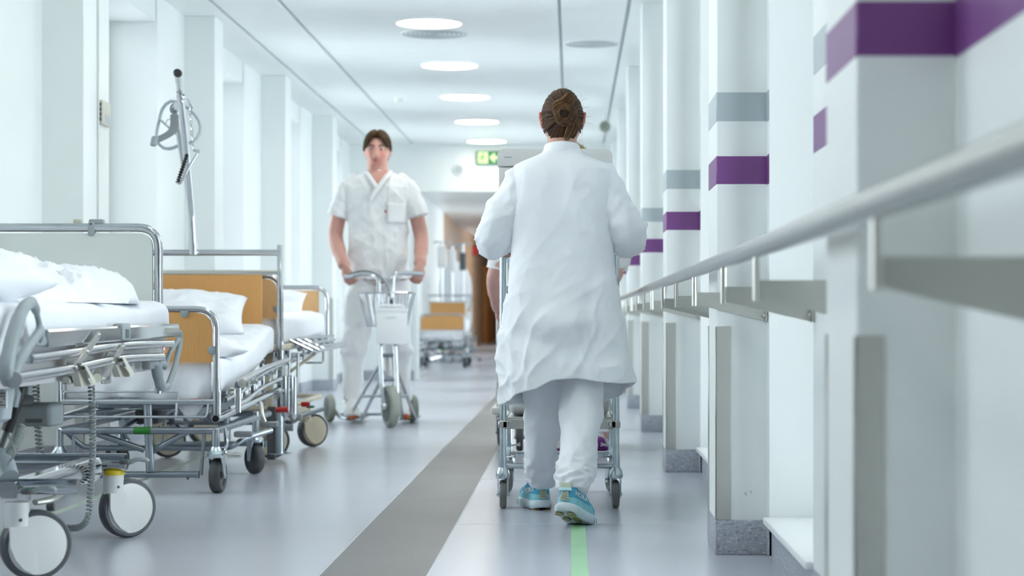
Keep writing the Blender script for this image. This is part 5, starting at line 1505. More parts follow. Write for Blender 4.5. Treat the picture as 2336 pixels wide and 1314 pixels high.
# stitched hem band
for side_, S, nm2 in ((-1, SL, 'sleeve'), (1, SR, 'sleeve')):
    P = smooth_path([S[0] + Vector((side_*-0.03, 0, 0.012)), S[0], S[1], S[2], S[3], S[4] + Vector((0, -0.01, 0))], 14)
    n = len(P)
    keyr = [0.064, 0.072, 0.074, 0.066, 0.054, 0.040]
    rr = []
    for i in range(n):
        k = i/14; a = min(int(k), 4); f = min(k - a, 1.0)
        rr.append(keyr[a]*(1 - f) + keyr[a+1]*f)
    tmp = mesh_of('sleeve', G().tube(P, rr, 52, True), None, 0)
    w1 = wrinkle(0.009, 9, 9, 13, 1.0 + side_, 4.0); w2 = wrinkle(0.009, 5, 5, 7, 4.0 + side_, 3.0)
    w3 = wrinkle(0.0045, 22, 14, 26, 2.0 + side_, 4.0)
    so = from_mesh(nm2, tmp, 'coat', coat, 180, None, lambda co, n_: w1(co, n_) + w2(co, n_) + w3(co, n_))
# collar
rings = []
for k, (dz, dr) in enumerate(((0.0, 0.004), (0.016, 0.0045), (0.030, 0.003), (0.033, 0.0), (0.030, -0.003), (0.012, -0.003))):
    rings.append([(CX + (0.064 + dr)*math.cos(2*PI*j/48)*(1 - 0.06*dz/0.03), 7.098 + (0.062 + dr)*math.sin(2*PI*j/48), 1.296 + dz - 0.012*math.sin(2*PI*j/48)) for j in range(48)])
part('collar', G().loft(rings, False, False), 'coat', coat, 180)
# side pocket with its gaping edge, and the woven tag
q = pt(1160, 742, 7.06)
rows = []
for i in range(9):
    t = i/8
    a = pt(1147 + 36*t, 752 - 16*t + 5*math.sin(t*PI), 7.0)
    rows.append([a + Vector((0, -0.075*t - 0.012 + 0.08, 0.0)), a + Vector((-0.006, -0.085*t - 0.014 + 0.08, -0.02)), a + Vector((-0.004, -0.08*t + 0.08, -0.055))])
part('woven_tag', G().box(-0.0055, 0.0055, -0.013, 0.013, -0.0008, 0.0008, 0, 2, frame_m(pt(1160, 661, 7.05) + Vector((-0.002, 0.004, 0)), (0.80, -0.60, 0), (0.05, 0, 1))), 'ink', coat)
tg = G()
for k in range(4): tg.box(-0.0022, 0.0022, 0.0085 - k*0.0042 - 0.001, 0.0085 - k*0.0042 + 0.001, 0.0005, 0.0012, 0, 2, frame_m(pt(1160, 661, 7.05) + Vector((-0.002, 0.004, 0)), (0.80, -0.60, 0), (0.05, 0, 1)))
part('tag_print', tg, 'label', coat)['kind'] = 'stuff'

def trouser(path, keyr, steps, seed, gather):
    P = smooth_path(path, steps); n = len(P); rr = []
    for i in range(n):
        k = i/steps; a = min(int(k), len(keyr) - 2); f = min(k - a, 1.0)
        rr.append(keyr[a]*(1 - f) + keyr[a+1]*f)
    tmp = mesh_of('trousers', G().tube(P, rr, 56, True), None, 0)
    w1 = wrinkle(0.011, 7, 5, 4, seed, 3.0); w2 = wrinkle(0.006, 14, 9, 12, seed + 2, 4.0)
    zc_ = P[-1].z
    def w(co, n_):
        k = math.exp(-((co.z - gather)/0.05)**2)
        return w1(co, n_) + w2(co, n_) + k*0.018*(1 - abs(noise.noise(Vector((co.x*18, co.y*18, co.z*38 + seed)))))**2 - k*0.003
    return tmp, w
tl = [Vector((-0.100, 7.12, 0.66)), Vector((-0.113, 7.20, 0.44)), Vector((-0.115, 7.28, 0.30)), Vector((-0.112, 7.38, 0.165)), Vector((-0.108, 7.432, 0.112)), Vector((-0.107, 7.440, 0.096))]
tmp, w = trouser(tl, [0.084, 0.070, 0.064, 0.060, 0.048, 0.043], 14, 3.0, 0.155)
trl = from_mesh('trouser_leg', tmp, 'coat', woman, 180, None, w)
part('cuff', G().tube([(-0.108, 7.432, 0.118), (-0.108, 7.438, 0.104), (-0.108, 7.442, 0.090)], [0.046, 0.0455, 0.0445], 40), 'coat', trl, 180)
tr = [Vector((0.032, 7.06, 0.66)), Vector((0.034, 7.04, 0.47)), Vector((0.030, 6.97, 0.33)), Vector((0.016, 6.88, 0.205)), Vector((0.004, 6.828, 0.150)), Vector((0.002, 6.818, 0.130))]
tmp, w = trouser(tr, [0.092, 0.082, 0.073, 0.066, 0.052, 0.046], 14, 8.0, 0.185)
trr = from_mesh('trouser_leg', tmp, 'coat', woman, 180, None, w)
part('cuff', G().tube([(0.004, 6.832, 0.154), (0.002, 6.822, 0.136), (0.001, 6.814, 0.120)], [0.050, 0.0485, 0.0475], 40), 'coat', trr, 180)

# running shoes
def outline(y, wide):
    """half widths of the foot at distance y from the heel"""
    t = y/0.262
    return wide*(0.78*math.sqrt(max(0.0, 1 - (1 - min(t/0.16, 1))**2)) + 0.05*math.sin(PI*min(1, t*1.2)) + 0.22*math.exp(-((t - 0.68)/0.2)**2))*math.sqrt(max(0.0, 1 - max(0.0, (t - 0.72)/0.28)**2.2))
def shoe(m, lateral, parent, text):
    L_ = 0.262
    def ring(z, sc, y0, y1, n=44, bulge=0.0, lift=0.0):
        pts = []
        for k in range(n):
            a = 2*PI*k/n
            t = 0.5 - 0.5*math.cos(a); y = L_*min(max(t, 0.0005), 0.9995)
            hw = outline(y, 0.046)*sc
            yy = y0 + (y1 - y0)*t
            x = hw*(1 if a < PI else -1)
            zz = z + lift*max(0.0, (t - 0.68)/0.32)**2 + (0.4*lift*max(0.0, (0.12 - t)/0.12))
            pts.append(m @ Vector((x, yy, zz)))
        return pts
    mid = part('midsole', G().loft([ring(0.002, 0.90, 0.004, 0.250, lift=0.020), ring(0.006, 1.05, -0.010, 0.262, lift=0.018), ring(0.018, 1.15, -0.016, 0.266, lift=0.016), ring(0.029, 1.13, -0.013, 0.264, lift=0.012), ring(0.035, 1.05, -0.006, 0.260, lift=0.010), ring(0.0365, 0.98, 0.0, 0.257, lift=0.010)]), 'midsole', parent, 50)
    g = G()
    for s_ in (-1, 1):       # grooves along the foam
        for k in range(8):
            y = 0.012 + 0.026*k; hw = outline(y, 0.046)*1.155
            g.tube([m @ Vector((s_*hw*0.985, y, 0.028)), m @ Vector((s_*hw*1.0, y + 0.006, 0.019)), m @ Vector((s_*hw*0.97, y + 0.016, 0.010))], 0.0012, 5)
    part('foam_groove', g, 'shoe2', mid)['kind'] = 'stuff'
    for xs, y0, y1 in ((0.026, 0.0, 0.055), (-0.026, 0.0, 0.04), (0.024, 0.075, 0.13), (-0.024, 0.07, 0.12), (0.0, 0.15, 0.23)):
        gg = G(); pts = []
        for k in range(16):
            a = 2*PI*k/16; pts.append((xs*0.8 + 0.015*math.cos(a), (y0 + y1)/2 + (y1 - y0)/2*math.sin(a)))
        n0 = len(gg.v); gg.prism(pts, -0.0005, 0.0035, 'z'); gg.v = [m @ Vector(p) for p in gg.v]
        part('outsole_pad', gg, 'outsole', mid)
    # upper: blue heel part, lighter lower band
    def up(z, sc, y0, y1, lift=0.0): return ring(z, sc, y0, y1, lift=lift)
    part('rand', G().loft([up(0.0355, 0.985, 0.001, 0.256, 0.010), up(0.045, 0.985, -0.001, 0.254, 0.008), up(0.060, 0.93, 0.0005, 0.236, 0.0), up(0.064, 0.90, 0.001, 0.226, 0.0)]), 'shoe2', mid)
    U = part('upper', G().loft([up(0.060, 0.925, 0.000, 0.232), up(0.075, 0.86, 0.001, 0.20), up(0.088, 0.80, 0.003, 0.165), up(0.098, 0.76, 0.006, 0.135), up(0.101, 0.72, 0.011, 0.128), up(0.097, 0.64, 0.018, 0.12), up(0.085, 0.55, 0.025, 0.11)], True, True), 'shoe1', mid)
    part('toe_box', G().loft([up(0.036, 0.98, 0.02, 0.254, 0.008), up(0.058, 0.95, 0.10, 0.236), up(0.072, 0.80, 0.13, 0.205), up(0.084, 0.6, 0.13, 0.17)]), 'shoe1', mid)
    # heel patch with zig-zag cord, pull tab
    def hp(x, z): return m @ Vector((x, -0.003 + 0.004*(z - 0.05)/0.04 + 3.2*x*x, z))
    poly = [(-0.017, 0.046), (0.017, 0.046), (0.010, 0.082), (-0.010, 0.082)]
    def grid(poly, off, n=6):
        rows = []
        for i in range(n + 1):
            t = i/n
            a = Vector(poly[0]).lerp(Vector(poly[3]), t); b_ = Vector(poly[1]).lerp(Vector(poly[2]), t)
            rows.append([hp(*(a.lerp(b_, q/n))) + (m.to_3x3() @ Vector((0, -off, 0))) for q in range(n + 1)])
        return G().loft(rows, False, False, False)
    hpat = part('heel_patch', grid(poly, 0.003), 'heelpatch', U)
    hpat.modifiers.new('t', 'SOLIDIFY').thickness = 0.003
    zz = []
    for k in range(7): zz.append(hp((-1)**k*(0.013 - 0.0008*k), 0.050 + 0.0045*k) + (m.to_3x3() @ Vector((0, -0.0075, 0))))
    part('heel_cord', G().tube(zz, 0.0011, 6), 'darkplastic', U)
    tb = [(-0.024, 0.079), (0.024, 0.079), (0.021, 0.089), (-0.021, 0.089)]
    ht = part('pull_tab', grid(tb, 0.0045), 'shoe3', U); ht.modifiers.new('t', 'SOLIDIFY').thickness = 0.004
    tb = [(-0.020, 0.088), (0.020, 0.088), (0.023, 0.106), (-0.023, 0.106)]
    ht = part('heel_collar', grid(tb, 0.002), 'heelpatch', U); ht.modifiers.new('t', 'SOLIDIFY').thickness = 0.005
    t_ = letters(text, 0.026, 0.0006)
    xd = Vector((lateral*0.30, lateral*0.95 if lateral > 0 else 0.95*-1, -0.12)) if lateral > 0 else Vector((0.30, -0.95, 0.12))
    org = Vector((lateral*0.0415, 0.052, 0.073))
    mm = m @ frame_m(org, xd, (lateral*-0.22, 0, 1))
    n0 = G(); n0.v = [mm @ Vector(p) for p in t_.v]; n0.f = t_.f
    part('lettering', n0, 'label', U, 0)['kind'] = 'stuff'
    return mid
mL = Matrix.Translation((-0.109, 7.385, 0.0)) @ Matrix.Rotation(0.24, 4, 'Z')
shoe(mL, -1, woman, 'HOKA')
mR = Matrix.Translation((0.028, 6.905, 0.002)) @ Matrix.Rotation(-0.33, 4, 'Z') @ Matrix.Rotation(-0.31, 4, 'X') @ Matrix.Translation((0, -0.185, -0.006))
shoe(mR, 1, woman, 'HOKA')
# ================================================================== the tubular trolley and its white bin
tt = thing('hand_trolley', 'galvanised tube trolley on four small castors pushed by the person in the long coat', 'trolley', (-0.05, 7.8, 0))
TX = (-0.259, 0.164); TY = (7.47, 8.16)
for i, y in enumerate(TY):
    for x in TX:
        ps = part('post', G().cyl((x, y, 0.135), (x, y, 1.005), 0.0135, 16), 'zinc', tt)
        part('sleeve_tube', G().cyl((x, y, 0.118), (x, y, 0.205), 0.0155, 16), 'zinc', ps)
        part('sleeve_tube', G().cyl((x, y, 0.94), (x, y, 0.99), 0.0160, 16), 'zinc', ps)
        part('clamp', G().box(x - 0.017, x + 0.017, y - 0.018, y + 0.018, 0.302, 0.329, 0.003, 1).box(min(x, x + (0.033 if x < 0 else -0.033)), max(x, x + (0.033 if x < 0 else -0.033)), y - 0.018, y - 0.012, 0.302, 0.329, 0.002, 1), 'satin', ps)
        sx = 1 if x < 0 else -1
        part('clamp_bolt', G().lathe([(0.0, 0.006), (0.006, 0.005), (0.008, 0.0)], 10, axis_m((x + sx*0.023, y - 0.018, 0.316), (0, -1, 0))), 'chrome', ps)
        part('tee_bolt', G().cyl((x + sx*0.012, y - 0.006, 0.192), (x + sx*0.042, y - 0.006, 0.196), 0.004, 8).lathe([(0.0, 0.004), (0.008, 0.003), (0.008, -0.003), (0.0, -0.004)], 10, axis_m((x + sx*0.044, y - 0.006, 0.196), (1, 0, 0))), 'chrome', ps)
        part('tee_bolt', G().cyl((x + sx*0.010, y, 0.162), (x + sx*0.024, y, 0.162), 0.009, 10), 'zinc', ps)
        fork_castor(tt, x, y - (0.0 if i else 0.0), 0.053, 0.026, 0.03 if i == 0 else 0.25, 0.13, 'greyrubber', 'castordisc', 'zinc', 0.012 if i == 0 else 0.02)
    part('flat_rail', G().box(TX[0] + 0.014, TX[1] - 0.014, y - 0.010, y + 0.010, 0.298, 0.336, 0.002, 1), 'satin', tt)
    part('round_rail', G().cyl((TX[0], y, 0.159), (TX[1], y, 0.159), 0.0095, 12), 'zinc', tt)
for x in TX:
    part('flat_rail', G().box(x - 0.010, x + 0.010, TY[0] + 0.014, TY[1] - 0.014, 0.298, 0.336, 0.002, 1), 'satin', tt)
    part('round_rail', G().cyl((x, TY[0], 0.18), (x, TY[1], 0.18), 0.0095, 12), 'zinc', tt)
    part('handle_tube', G().tube(fillet([(x, 7.47, 0.98), (x, 7.47, 1.005), (x, 8.16, 1.005), (x, 8.16, 0.98)], 0.02, 4), 0.0135, 14), 'zinc', tt)
part('handle_bar', G().cyl((TX[0] + 0.01, 7.475, 0.985), (TX[1] - 0.01, 7.475, 0.985), 0.0125, 14), 'zinc', tt)
part('shelf', G().box(TX[0] + 0.016, TX[1] - 0.016, TY[0] + 0.02, TY[1] - 0.02, 0.336, 0.342, 0.002, 1), 'satin', tt)
part('blue_clip', G().box(TX[0] + 0.018, TX[0] + 0.034, 7.55, 7.58, 0.925, 0.985, 0.003, 1), 'blue', tt)
bn = thing('lidded_bin', 'large white rounded bin with a lid carried between the posts of the tubular trolley', 'bin', (-0.06, 7.83, 0.78))
part('body', G().box(TX[0] + 0.020, TX[1] - 0.020, 7.51, 8.12, 0.345, 1.283, 0.035, 4), 'trolleybin', bn)
rr_ = [(-0.281, 1.287), (0.152, 1.287)] + [(0.152 - 0.024 + 0.024*math.cos(PI/2*k/6), 1.352 - 0.024 + 0.024*math.sin(PI/2*k/6)) for k in range(7)] + [(-0.281 + 0.024 - 0.024*math.sin(PI/2*k/6), 1.352 - 0.024 + 0.024*math.cos(PI/2*k/6)) for k in range(7)]
part('lid', G().prism(rr_, 7.50, 8.135, 'y', 0.003), 'trolleybin', bn)
part('lip', G().box(-0.277, 0.148, 7.505, 8.13, 1.14, 1.283, 0.006, 2), 'trolleybin', bn)
part('lid_mark', G().box(-0.256, -0.228, 7.4985, 7.502, 1.318, 1.322), 'greyband', bn)

# ================================================================== the rack cart further on
rc = thing('rack_cart', 'white slatted rack cart on dark castors rolling ahead of the tubular trolley', 'cart', (-0.1, 10.9, 0))
RX0, RX1, RY0, RY1 = -0.395, 0.205, 10.68, 11.25
part('base_platform', G().box(RX0 - 0.04, RX1 + 0.04, RY0 - 0.03, RY1 + 0.03, 0.195, 0.235, 0.014, 2), 'whiteplastic', rc)
for x in (RX0, RX1):
    for y in (RY0, RY1):
        part('upright', G().box(x - 0.012, x + 0.012, y - 0.012, y + 0.012, 0.235, 0.83, 0.004, 1), 'whiteplastic', rc)
part('back_sheet', G().box(RX0 + 0.01, RX1 - 0.01, RY1 - 0.01, RY1, 0.235, 0.90), 'whiteplastic', rc)
part('top', G().box(RX0 - 0.01, RX1 + 0.01, RY0 - 0.01, RY1 + 0.01, 0.885, 0.90, 0.004, 1), 'whiteplastic', rc)
for k in range(6):
    z0 = 0.245 + 0.106*k
    tr_ = part('tray', G().box(RX0 + 0.014, RX1 - 0.014, RY0 + 0.004, RY1 - 0.015, z0, z0 + 0.022, 0.004, 1), 'whiteplastic', rc)
    part('tray_front', G().box(RX0 + 0.016, RX1 - 0.016, RY0 + 0.006, RY0 + 0.012, z0 + 0.052, z0 + 0.104), 'clear', tr_)
    part('tray_gap_shade', G().box(RX0 + 0.02, RX1 - 0.02, RY0 + 0.013, RY1 - 0.03, z0 + 0.023, z0 + 0.056), 'darkplastic', tr_)  # dark block standing in for the shade in the gap between trays
for x, y, a in ((RX0 + 0.0, 11.08, 0.1), (-0.28, 10.62, 0.0), (RX1 - 0.02, 11.10, 0.1), (RX1 - 0.02, 10.75, 0.2)):
    fork_castor(rc, x, y, 0.075, 0.036, a, 0.2, 'rubber', 'black', 'darksteel', 0.012)

# ================================================================== the person ahead, nearly hidden
PX, PY = 0.03, 10.30
p2m = Matrix.Translation((PX - 0.008, PY, 1.49)) @ Matrix.Rotation(PI, 4, 'Z')
g = head_shape(p2m, 1.0)
g.tube([(PX, PY, 1.27), (PX, PY, 1.34), (PX, PY, 1.42)], [0.06, 0.052, 0.056], 18)
g.sections([(0.62, PX, PY, 0.14, 0.10), (0.78, PX, PY, 0.17, 0.115), (0.98, PX, PY, 0.13, 0.09), (1.15, PX, PY, 0.15, 0.10), (1.25, PX, PY, 0.14, 0.08), (1.30, PX, PY, 0.08, 0.055)], 24)
A2L = [Vector((PX - 0.16, PY, 1.23)), Vector((PX - 0.30, PY, 1.08)), Vector((PX - 0.425, PY + 0.02, 0.96)), Vector((PX - 0.430, PY + 0.14, 0.82)), Vector((PX - 0.42, PY + 0.30, 0.76))]
A2R = [Vector((PX + 0.15, PY, 1.23)), Vector((PX + 0.20, PY + 0.01, 1.08)), Vector((PX + 0.20, PY + 0.06, 0.95)), Vector((PX + 0.16, PY + 0.20, 0.90)), Vector((PX + 0.12, PY + 0.32, 0.90))]
for S in (A2L, A2R): g.tube(smooth_path(S, 5), [0.048]*5 + [0.045]*5 + [0.040]*5 + [0.033]*5 + [0.027], 14)
g.add(hand_shape(A2L[4], (0.0, 1, -0.25), (-0.9, 0, 0.4), 0.9, -1, 0.95)); g.add(hand_shape(A2R[4], (0, 1, 0), (0.3, 0, 0.9), 0.9, 1, 0.95))
for sx, yf, xf in ((-0.09, 10.55, PX - 0.10), (0.09, 10.32, 0.150)):
    g.tube(smooth_path([(PX + sx, PY, 0.66), (PX + sx*1.1, PY + 0.02, 0.42), (xf, (PY + yf)/2, 0.22), (xf, yf, 0.09)], 5), [0.08]*5 + [0.062]*5 + [0.045]*5 + [0.036], 14)
person2 = from_mesh('person', fuse(g, 0.006, 3), 'skin', None, 180, lambda co: (0.66, 0.38, 0.33))
tag(person2, 'mostly hidden person in white short sleeves and purple-soled shoes ahead of the long coat', 'person')
face_parts(person2, p2m, 1.0)
rnd = random.Random(9); paths = []
for k in range(360):
    a = rnd.uniform(0, 2*PI); st = Vector((math.cos(a), rnd.uniform(-0.5, 0.6), math.sin(a)))
    if st.z < -0.1: st = Vector((st.x*0.8, 0.75, -0.6))
    P = head_arc(st, Vector((0, 0.95, 0.2)), 8)
    f0 = rnd.uniform(1.05, 1.10)
    paths.append([p2m @ skull(d, f0) for d in P])
hg, tint = locks(paths, 0.006, 5, (0.7, 1), ((0.22, 0.14, 0.06), (0.42, 0.29, 0.14)))
part('hair', hg, 'hair', person2, 180, tint)
tu = G().sections([(1.315, PX, PY, 0.068, 0.062), (1.29, PX, PY, 0.12, 0.085), (1.26, PX, PY, 0.17, 0.10), (1.15, PX, PY, 0.178, 0.118), (0.98, PX, PY, 0.172, 0.115), (0.80, PX, PY, 0.20, 0.14), (0.66, PX, PY, 0.205, 0.145)], 32)
tun = from_mesh('tunic', fuse(tu, 0.010, 3), 'tunic', person2, 180, None, wrinkle(0.012, 6, 6, 5, 5, 3))
for S in (A2L, A2R):
    tmp = mesh_of('sleeve', G().tube(smooth_path([S[0] + Vector((0.03 if S is A2L else -0.03, 0, 0.01)), S[0], S[1], S[2] + Vector((0.025 if S is A2L else 0, 0, 0.05)), S[2] + Vector((0.01 if S is A2L else 0, 0.005, 0.008))], 8), [0.07]*8 + [0.074]*8 + [0.072]*8 + [0.058]*8 + [0.060], 32), None, 0)
    from_mesh('sleeve', tmp, 'tunic', tun, 180, None, wrinkle(0.008, 9, 9, 9, 2, 3))
for sx, yf, xf in ((-0.09, 10.55, PX - 0.10), (0.09, 10.32, 0.150)):
    tmp = mesh_of('trouser_leg', G().tube(smooth_path([(PX + sx, PY, 0.70), (PX + sx*1.1, PY + 0.02, 0.42), (xf, (PY + yf)/2, 0.22), (xf, yf - 0.01, 0.125)], 8), [0.095]*8 + [0.080]*8 + [0.066]*8 + [0.058], 30), None, 0)
    from_mesh('trouser_leg', tmp, 'tunic', person2, 180, None, wrinkle(0.008, 8, 8, 8, 3, 3))
def simple_shoe(parent, m, up='shoewhite', sole='shoepurple', accent=None):
    def ring(z, sc, y0, y1, n=32):
        pts = []
        for k in range(n):
            a = 2*PI*k/n; t = 0.5 - 0.5*math.cos(a); hw = outline(0.262*min(max(t, 0.0005), 0.9995), 0.048)*sc
            pts.append(m @ Vector((hw*(1 if a < PI else -1), y0 + (y1 - y0)*t, z + 0.012*max(0, (t - 0.7)/0.3)**2)))
        return pts
    s_ = part('shoe_sole', G().loft([ring(0.0, 0.95, 0.004, 0.27), ring(0.008, 1.06, -0.004, 0.282), ring(0.022, 1.05, -0.004, 0.282), ring(0.026, 1.0, 0.0, 0.278)]), sole, parent, 50)
    part('shoe_upper', G().loft([ring(0.025, 0.99, 0.001, 0.276), ring(0.045, 0.99, -0.001, 0.268), ring(0.066, 0.86, 0.0, 0.225), ring(0.085, 0.78, 0.003, 0.16), ring(0.100, 0.72, 0.008, 0.13), ring(0.096, 0.6, 0.02, 0.12)]), up, s_, 60)
    if accent: part('shoe_collar', G().loft([ring(0.083, 0.80, 0.001, 0.165), ring(0.102, 0.75, 0.005, 0.135), ring(0.104, 0.66, 0.012, 0.128)], False, False), accent, s_)
    return s_
simple_shoe(person2, Matrix.Translation((0.150, 10.42, 0.0)) @ Matrix.Rotation(-0.15, 4, 'Z') @ Matrix.Rotation(-0.42, 4, 'X') @ Matrix.Translation((0, -0.20, 0.0)))
simple_shoe(person2, Matrix.Translation((PX - 0.10, 10.50, 0.0)), accent='shoepurple')

# ================================================================== the man on the kick scooter
MD = 13.6
S_ = MD/F
ms = 1.12
MX = pt(861, 0, MD).x
mzz = pt(0, 347, MD).z
mm_ = Matrix.Translation((MX, MD, mzz)) @ Matrix.Rotation(0.03, 4, 'Z')
g = head_shape(mm_, ms)
def R3(px, py, d=MD): return pt(px, py, d)
g.tube([R3(862, 420), R3(862, 400), R3(861, 380), R3(861, 360)], [0.085, 0.072, 0.069, 0.072], 20)
def rows(lst, dep, k=1.0):
    out = []
    for (y, x0, x1), d in zip(lst, dep):
        a, b_ = R3(x0, y), R3(x1, y)
        out.append((a.z, (a.x + b_.x)/2, MD, (b_.x - a.x)/2*k, d*k))
    return out
tor = [(640, 808, 922), (600, 806, 922), (560, 806, 920), (500, 804, 920), (450, 800, 926), (425, 800, 926), (408, 812, 914), (396, 834, 890)]
g.sections(rows(tor, [0.125, 0.13, 0.125, 0.125, 0.13, 0.125, 0.10, 0.075]), 28)
HD = 13.30
AL = [R3(798, 420), R3(780, 468), R3(766, 535, 13.62), R3(776, 582, 13.48), R3(787, 608, 13.36)]
AR = [R3(926, 420), R3(944, 468), R3(960, 535, 13.62), R3(960, 582, 13.48), R3(958, 604, 13.36)]
for S in (AL, AR): g.tube(smooth_path(S, 5), [0.062]*5 + [0.052]*5 + [0.050]*5 + [0.043]*5 + [0.031], 16)
g.add(hand_shape(AL[4], (0.30, -0.25, -0.80), (-0.55, -0.75, 0.1), 0.9, 1, 1.12))
g.add(hand_shape(AR[4], (-0.14, -0.25, -0.80), (0.55, -0.75, 0.1), 0.9, -1, 1.12))
ML = [R3(826, 650), R3(815, 745), R3(807, 815), R3(800, 895), R3(802, 938, 13.5)]
MR = [R3(898, 650), R3(907, 745), R3(913, 815), R3(919, 895), R3(926, 938, 13.5)]
for S in (ML, MR): g.tube(smooth_path(S, 5), [0.08]*5 + [0.065]*5 + [0.045]*5 + [0.036]*5 + [0.03], 14)
def man_tint(co):
    b_ = (0.60, 0.33, 0.265)
    if co.z < mzz - 0.16: return (0.58, 0.31, 0.255)
    q = (co - mm_.translation)/ms
    if q.y < 0:
        ck = math.exp(-((abs(q.x) - 0.040)/0.022)**2 - ((q.z + 0.018)/0.026)**2)
        sh = math.exp(-(q.x/0.05)**2 - ((q.z + 0.075)/0.03)**2)
        es = math.exp(-((abs(q.x) - 0.031)/0.017)**2 - ((q.z - 0.013)/0.011)**2)
        b_ = (b_[0] + 0.02*ck, b_[1]*(1 - 0.24*ck)*(1 - 0.18*sh)*(1 - 0.2*es), b_[2]*(1 - 0.26*ck)*(1 - 0.16*sh)*(1 - 0.18*es))
    if abs(q.x) > 0.072: b_ = (0.60, 0.27, 0.21)
    return b_
man = from_mesh('person', fuse(g, 0.0048, 3), 'skin', None, 180, man_tint)
tag(man, 'man in white short-sleeved scrubs with brown hair, standing on the kick scooter', 'person')
face_parts(man, mm_, ms, (0.04, 0.022, 0.012))
rnd = random.Random(4); paths = []
for k in range(460):
    v = rnd.uniform(0, 1); sx = rnd.choice((-1, 1))
    st = Vector((sx*0.06, -0.80 + 1.3*v, 0.80 + 0.2*math.sin(v*PI)))
    if v < 0.42: en = Vector((sx*rnd.uniform(0.55, 0.98), -0.72 + 0.55*rnd.random(), rnd.uniform(0.18, 0.42)))
    elif v < 0.75: en = Vector((sx, rnd.uniform(-0.2, 0.35), rnd.uniform(0.02, 0.25)))
    else: en = Vector((sx*rnd.uniform(0.1, 0.9), 0.9, rnd.uniform(-0.62, -0.1)))
    P = head_arc(st, en, 10); f0 = rnd.uniform(1.09, 1.19)
    paths.append([mm_ @ (skull(d, f0 + 0.07*math.sin(i/9*PI)*(1 if v < 0.7 else 0.5))*ms) for i, d in enumerate(P)])
hg, tint = locks(paths, 0.0075, 5, (0.6, 1), ((0.036, 0.02, 0.010), (0.125, 0.072, 0.034)), 0.5)
capg = G(); nu, nv = 40, 30; vi = {}
for i in range(nv + 1):
    t = -PI/2 + PI*i/nv
    for j in range(nu):
        l = 2*PI*j/nu; k = math.cos(t); d = Vector((k*math.cos(l), k*math.sin(l), math.sin(t)))
        ok = d.z > 0.62 if d.y < -0.3 else (d.z > 0.25 if d.y < 0.1 else d.z > -0.62)
        vi[(i, j)] = (len(capg.v), ok); capg.v.append(mm_ @ (skull(d, 1.05)*ms))
for i in range(nv):
    for j in range(nu):
        q = [vi[(i, j)], vi[(i, (j+1) % nu)], vi[(i+1, (j+1) % nu)], vi[(i+1, j)]]
        if all(a[1] for a in q): capg.f.append(tuple(a[0] for a in q))
hg.add(capg); tint += [(0.045, 0.026, 0.014)]*len(capg.v)
part('hair', hg, 'hair', man, 180, tint)
# scrub top with V neck
st = [(638, 797, 931), (600, 796, 931), (560, 795, 930), (500, 794, 929), (450, 789, 936), (428, 786, 940), (410, 800, 925), (399, 818, 906), (392, 832, 891)]
st_dep = [0.150, 0.150, 0.148, 0.146, 0.150, 0.142, 0.120, 0.098, 0.083]
def chest(px, py, off=0.004):
    """point on the front of the scrub top"""
    R_ = rows(st, st_dep); p = pt(px, py, MD - 0.12)
    for r0, r1 in zip(R_, R_[1:]):
        if r0[0] <= p.z <= r1[0]:
            t = (p.z - r0[0])/(r1[0] - r0[0]); r = [r0[i]*(1 - t) + r1[i]*t for i in range(5)]
            break
    else: r = R_[-1] if p.z > R_[-1][0] else R_[0]
    u = min(0.97, abs((p.x - r[1])/r[3]))
    return Vector((p.x, MD - r[4]*(1 - u**2.5)**(1/2.5) - off, p.z))
g = G().sections(rows(st, [0.150, 0.150, 0.148, 0.146, 0.150, 0.142, 0.120, 0.098, 0.083]), 40, 2.5)
for S, e0, e1 in ((AL, (771, 494), 1), (AR, (952, 494), -1)):
    g.tube(smooth_path([S[0] + Vector((0.06*e1, 0, 0.02)), S[0] + Vector((0, 0, -0.015)), S[1], R3(*e0, 13.6)], 8), [0.060]*8 + [0.072]*8 + [0.076]*8 + [0.074], 28)
w1 = wrinkle(0.014, 5, 5, 3.2, 2, 3); w2 = wrinkle(0.008, 10, 9, 7, 6, 4)
top = from_mesh('scrub_top', fuse(g, 0.0065, 3), 'tunic', man, 180, None, lambda co, n_: w1(co, n_) + w2(co, n_))
# skin showing in the neckline and the two crossing edges
nk = G(); rws = []
for i in range(11):
    t = i/10; y_ = 389 + 37*t; xa, xb = 838 + 24.5*t, 887 - 24.5*t
    rws.append([chest(xa + (xb - xa)*q/8, y_, 0.010) for q in range(9)])
nk.loft(rws, False, False, False)
nko = part('neckline_skin', nk, 'skin', man, 180, [(0.56, 0.30, 0.24)]*len(nk.v))
nko.modifiers.new('t', 'SOLIDIFY').thickness = 0.004
def band(pts, w, name):
    P = smooth_path([chest(u, v, 0.014) for u, v in pts], 6); rws = []
    for i, p in enumerate(P):
        t = (P[min(i+1, len(P)-1)] - P[max(i-1, 0)]).normalized(); s = t.cross(Vector((0, 1, 0))).normalized()
        rws.append([p - s*w/2, p + Vector((0, -0.003, 0)), p + s*w/2])
    o = part(name, G().loft(rws, False, False, False), 'tunic', top, 180); o.modifiers.new('t', 'SOLIDIFY').thickness = 0.009
band([(833, 391), (842, 402), (852, 417), (864, 434)], 0.030, 'neck_band')
band([(891, 391), (883, 402), (873, 417), (860, 436), (846, 458)], 0.030, 'neck_band')
rws = []
for i in range(9):
    rws.append([chest(884 + 40*q/8, 463 + 46*i/8, 0.012) for q in range(9)])
pko = part('breast_pocket', G().loft(rws, False, False, False), 'tunic', top, 180); pko.modifiers.new('t', 'SOLIDIFY').thickness = 0.006
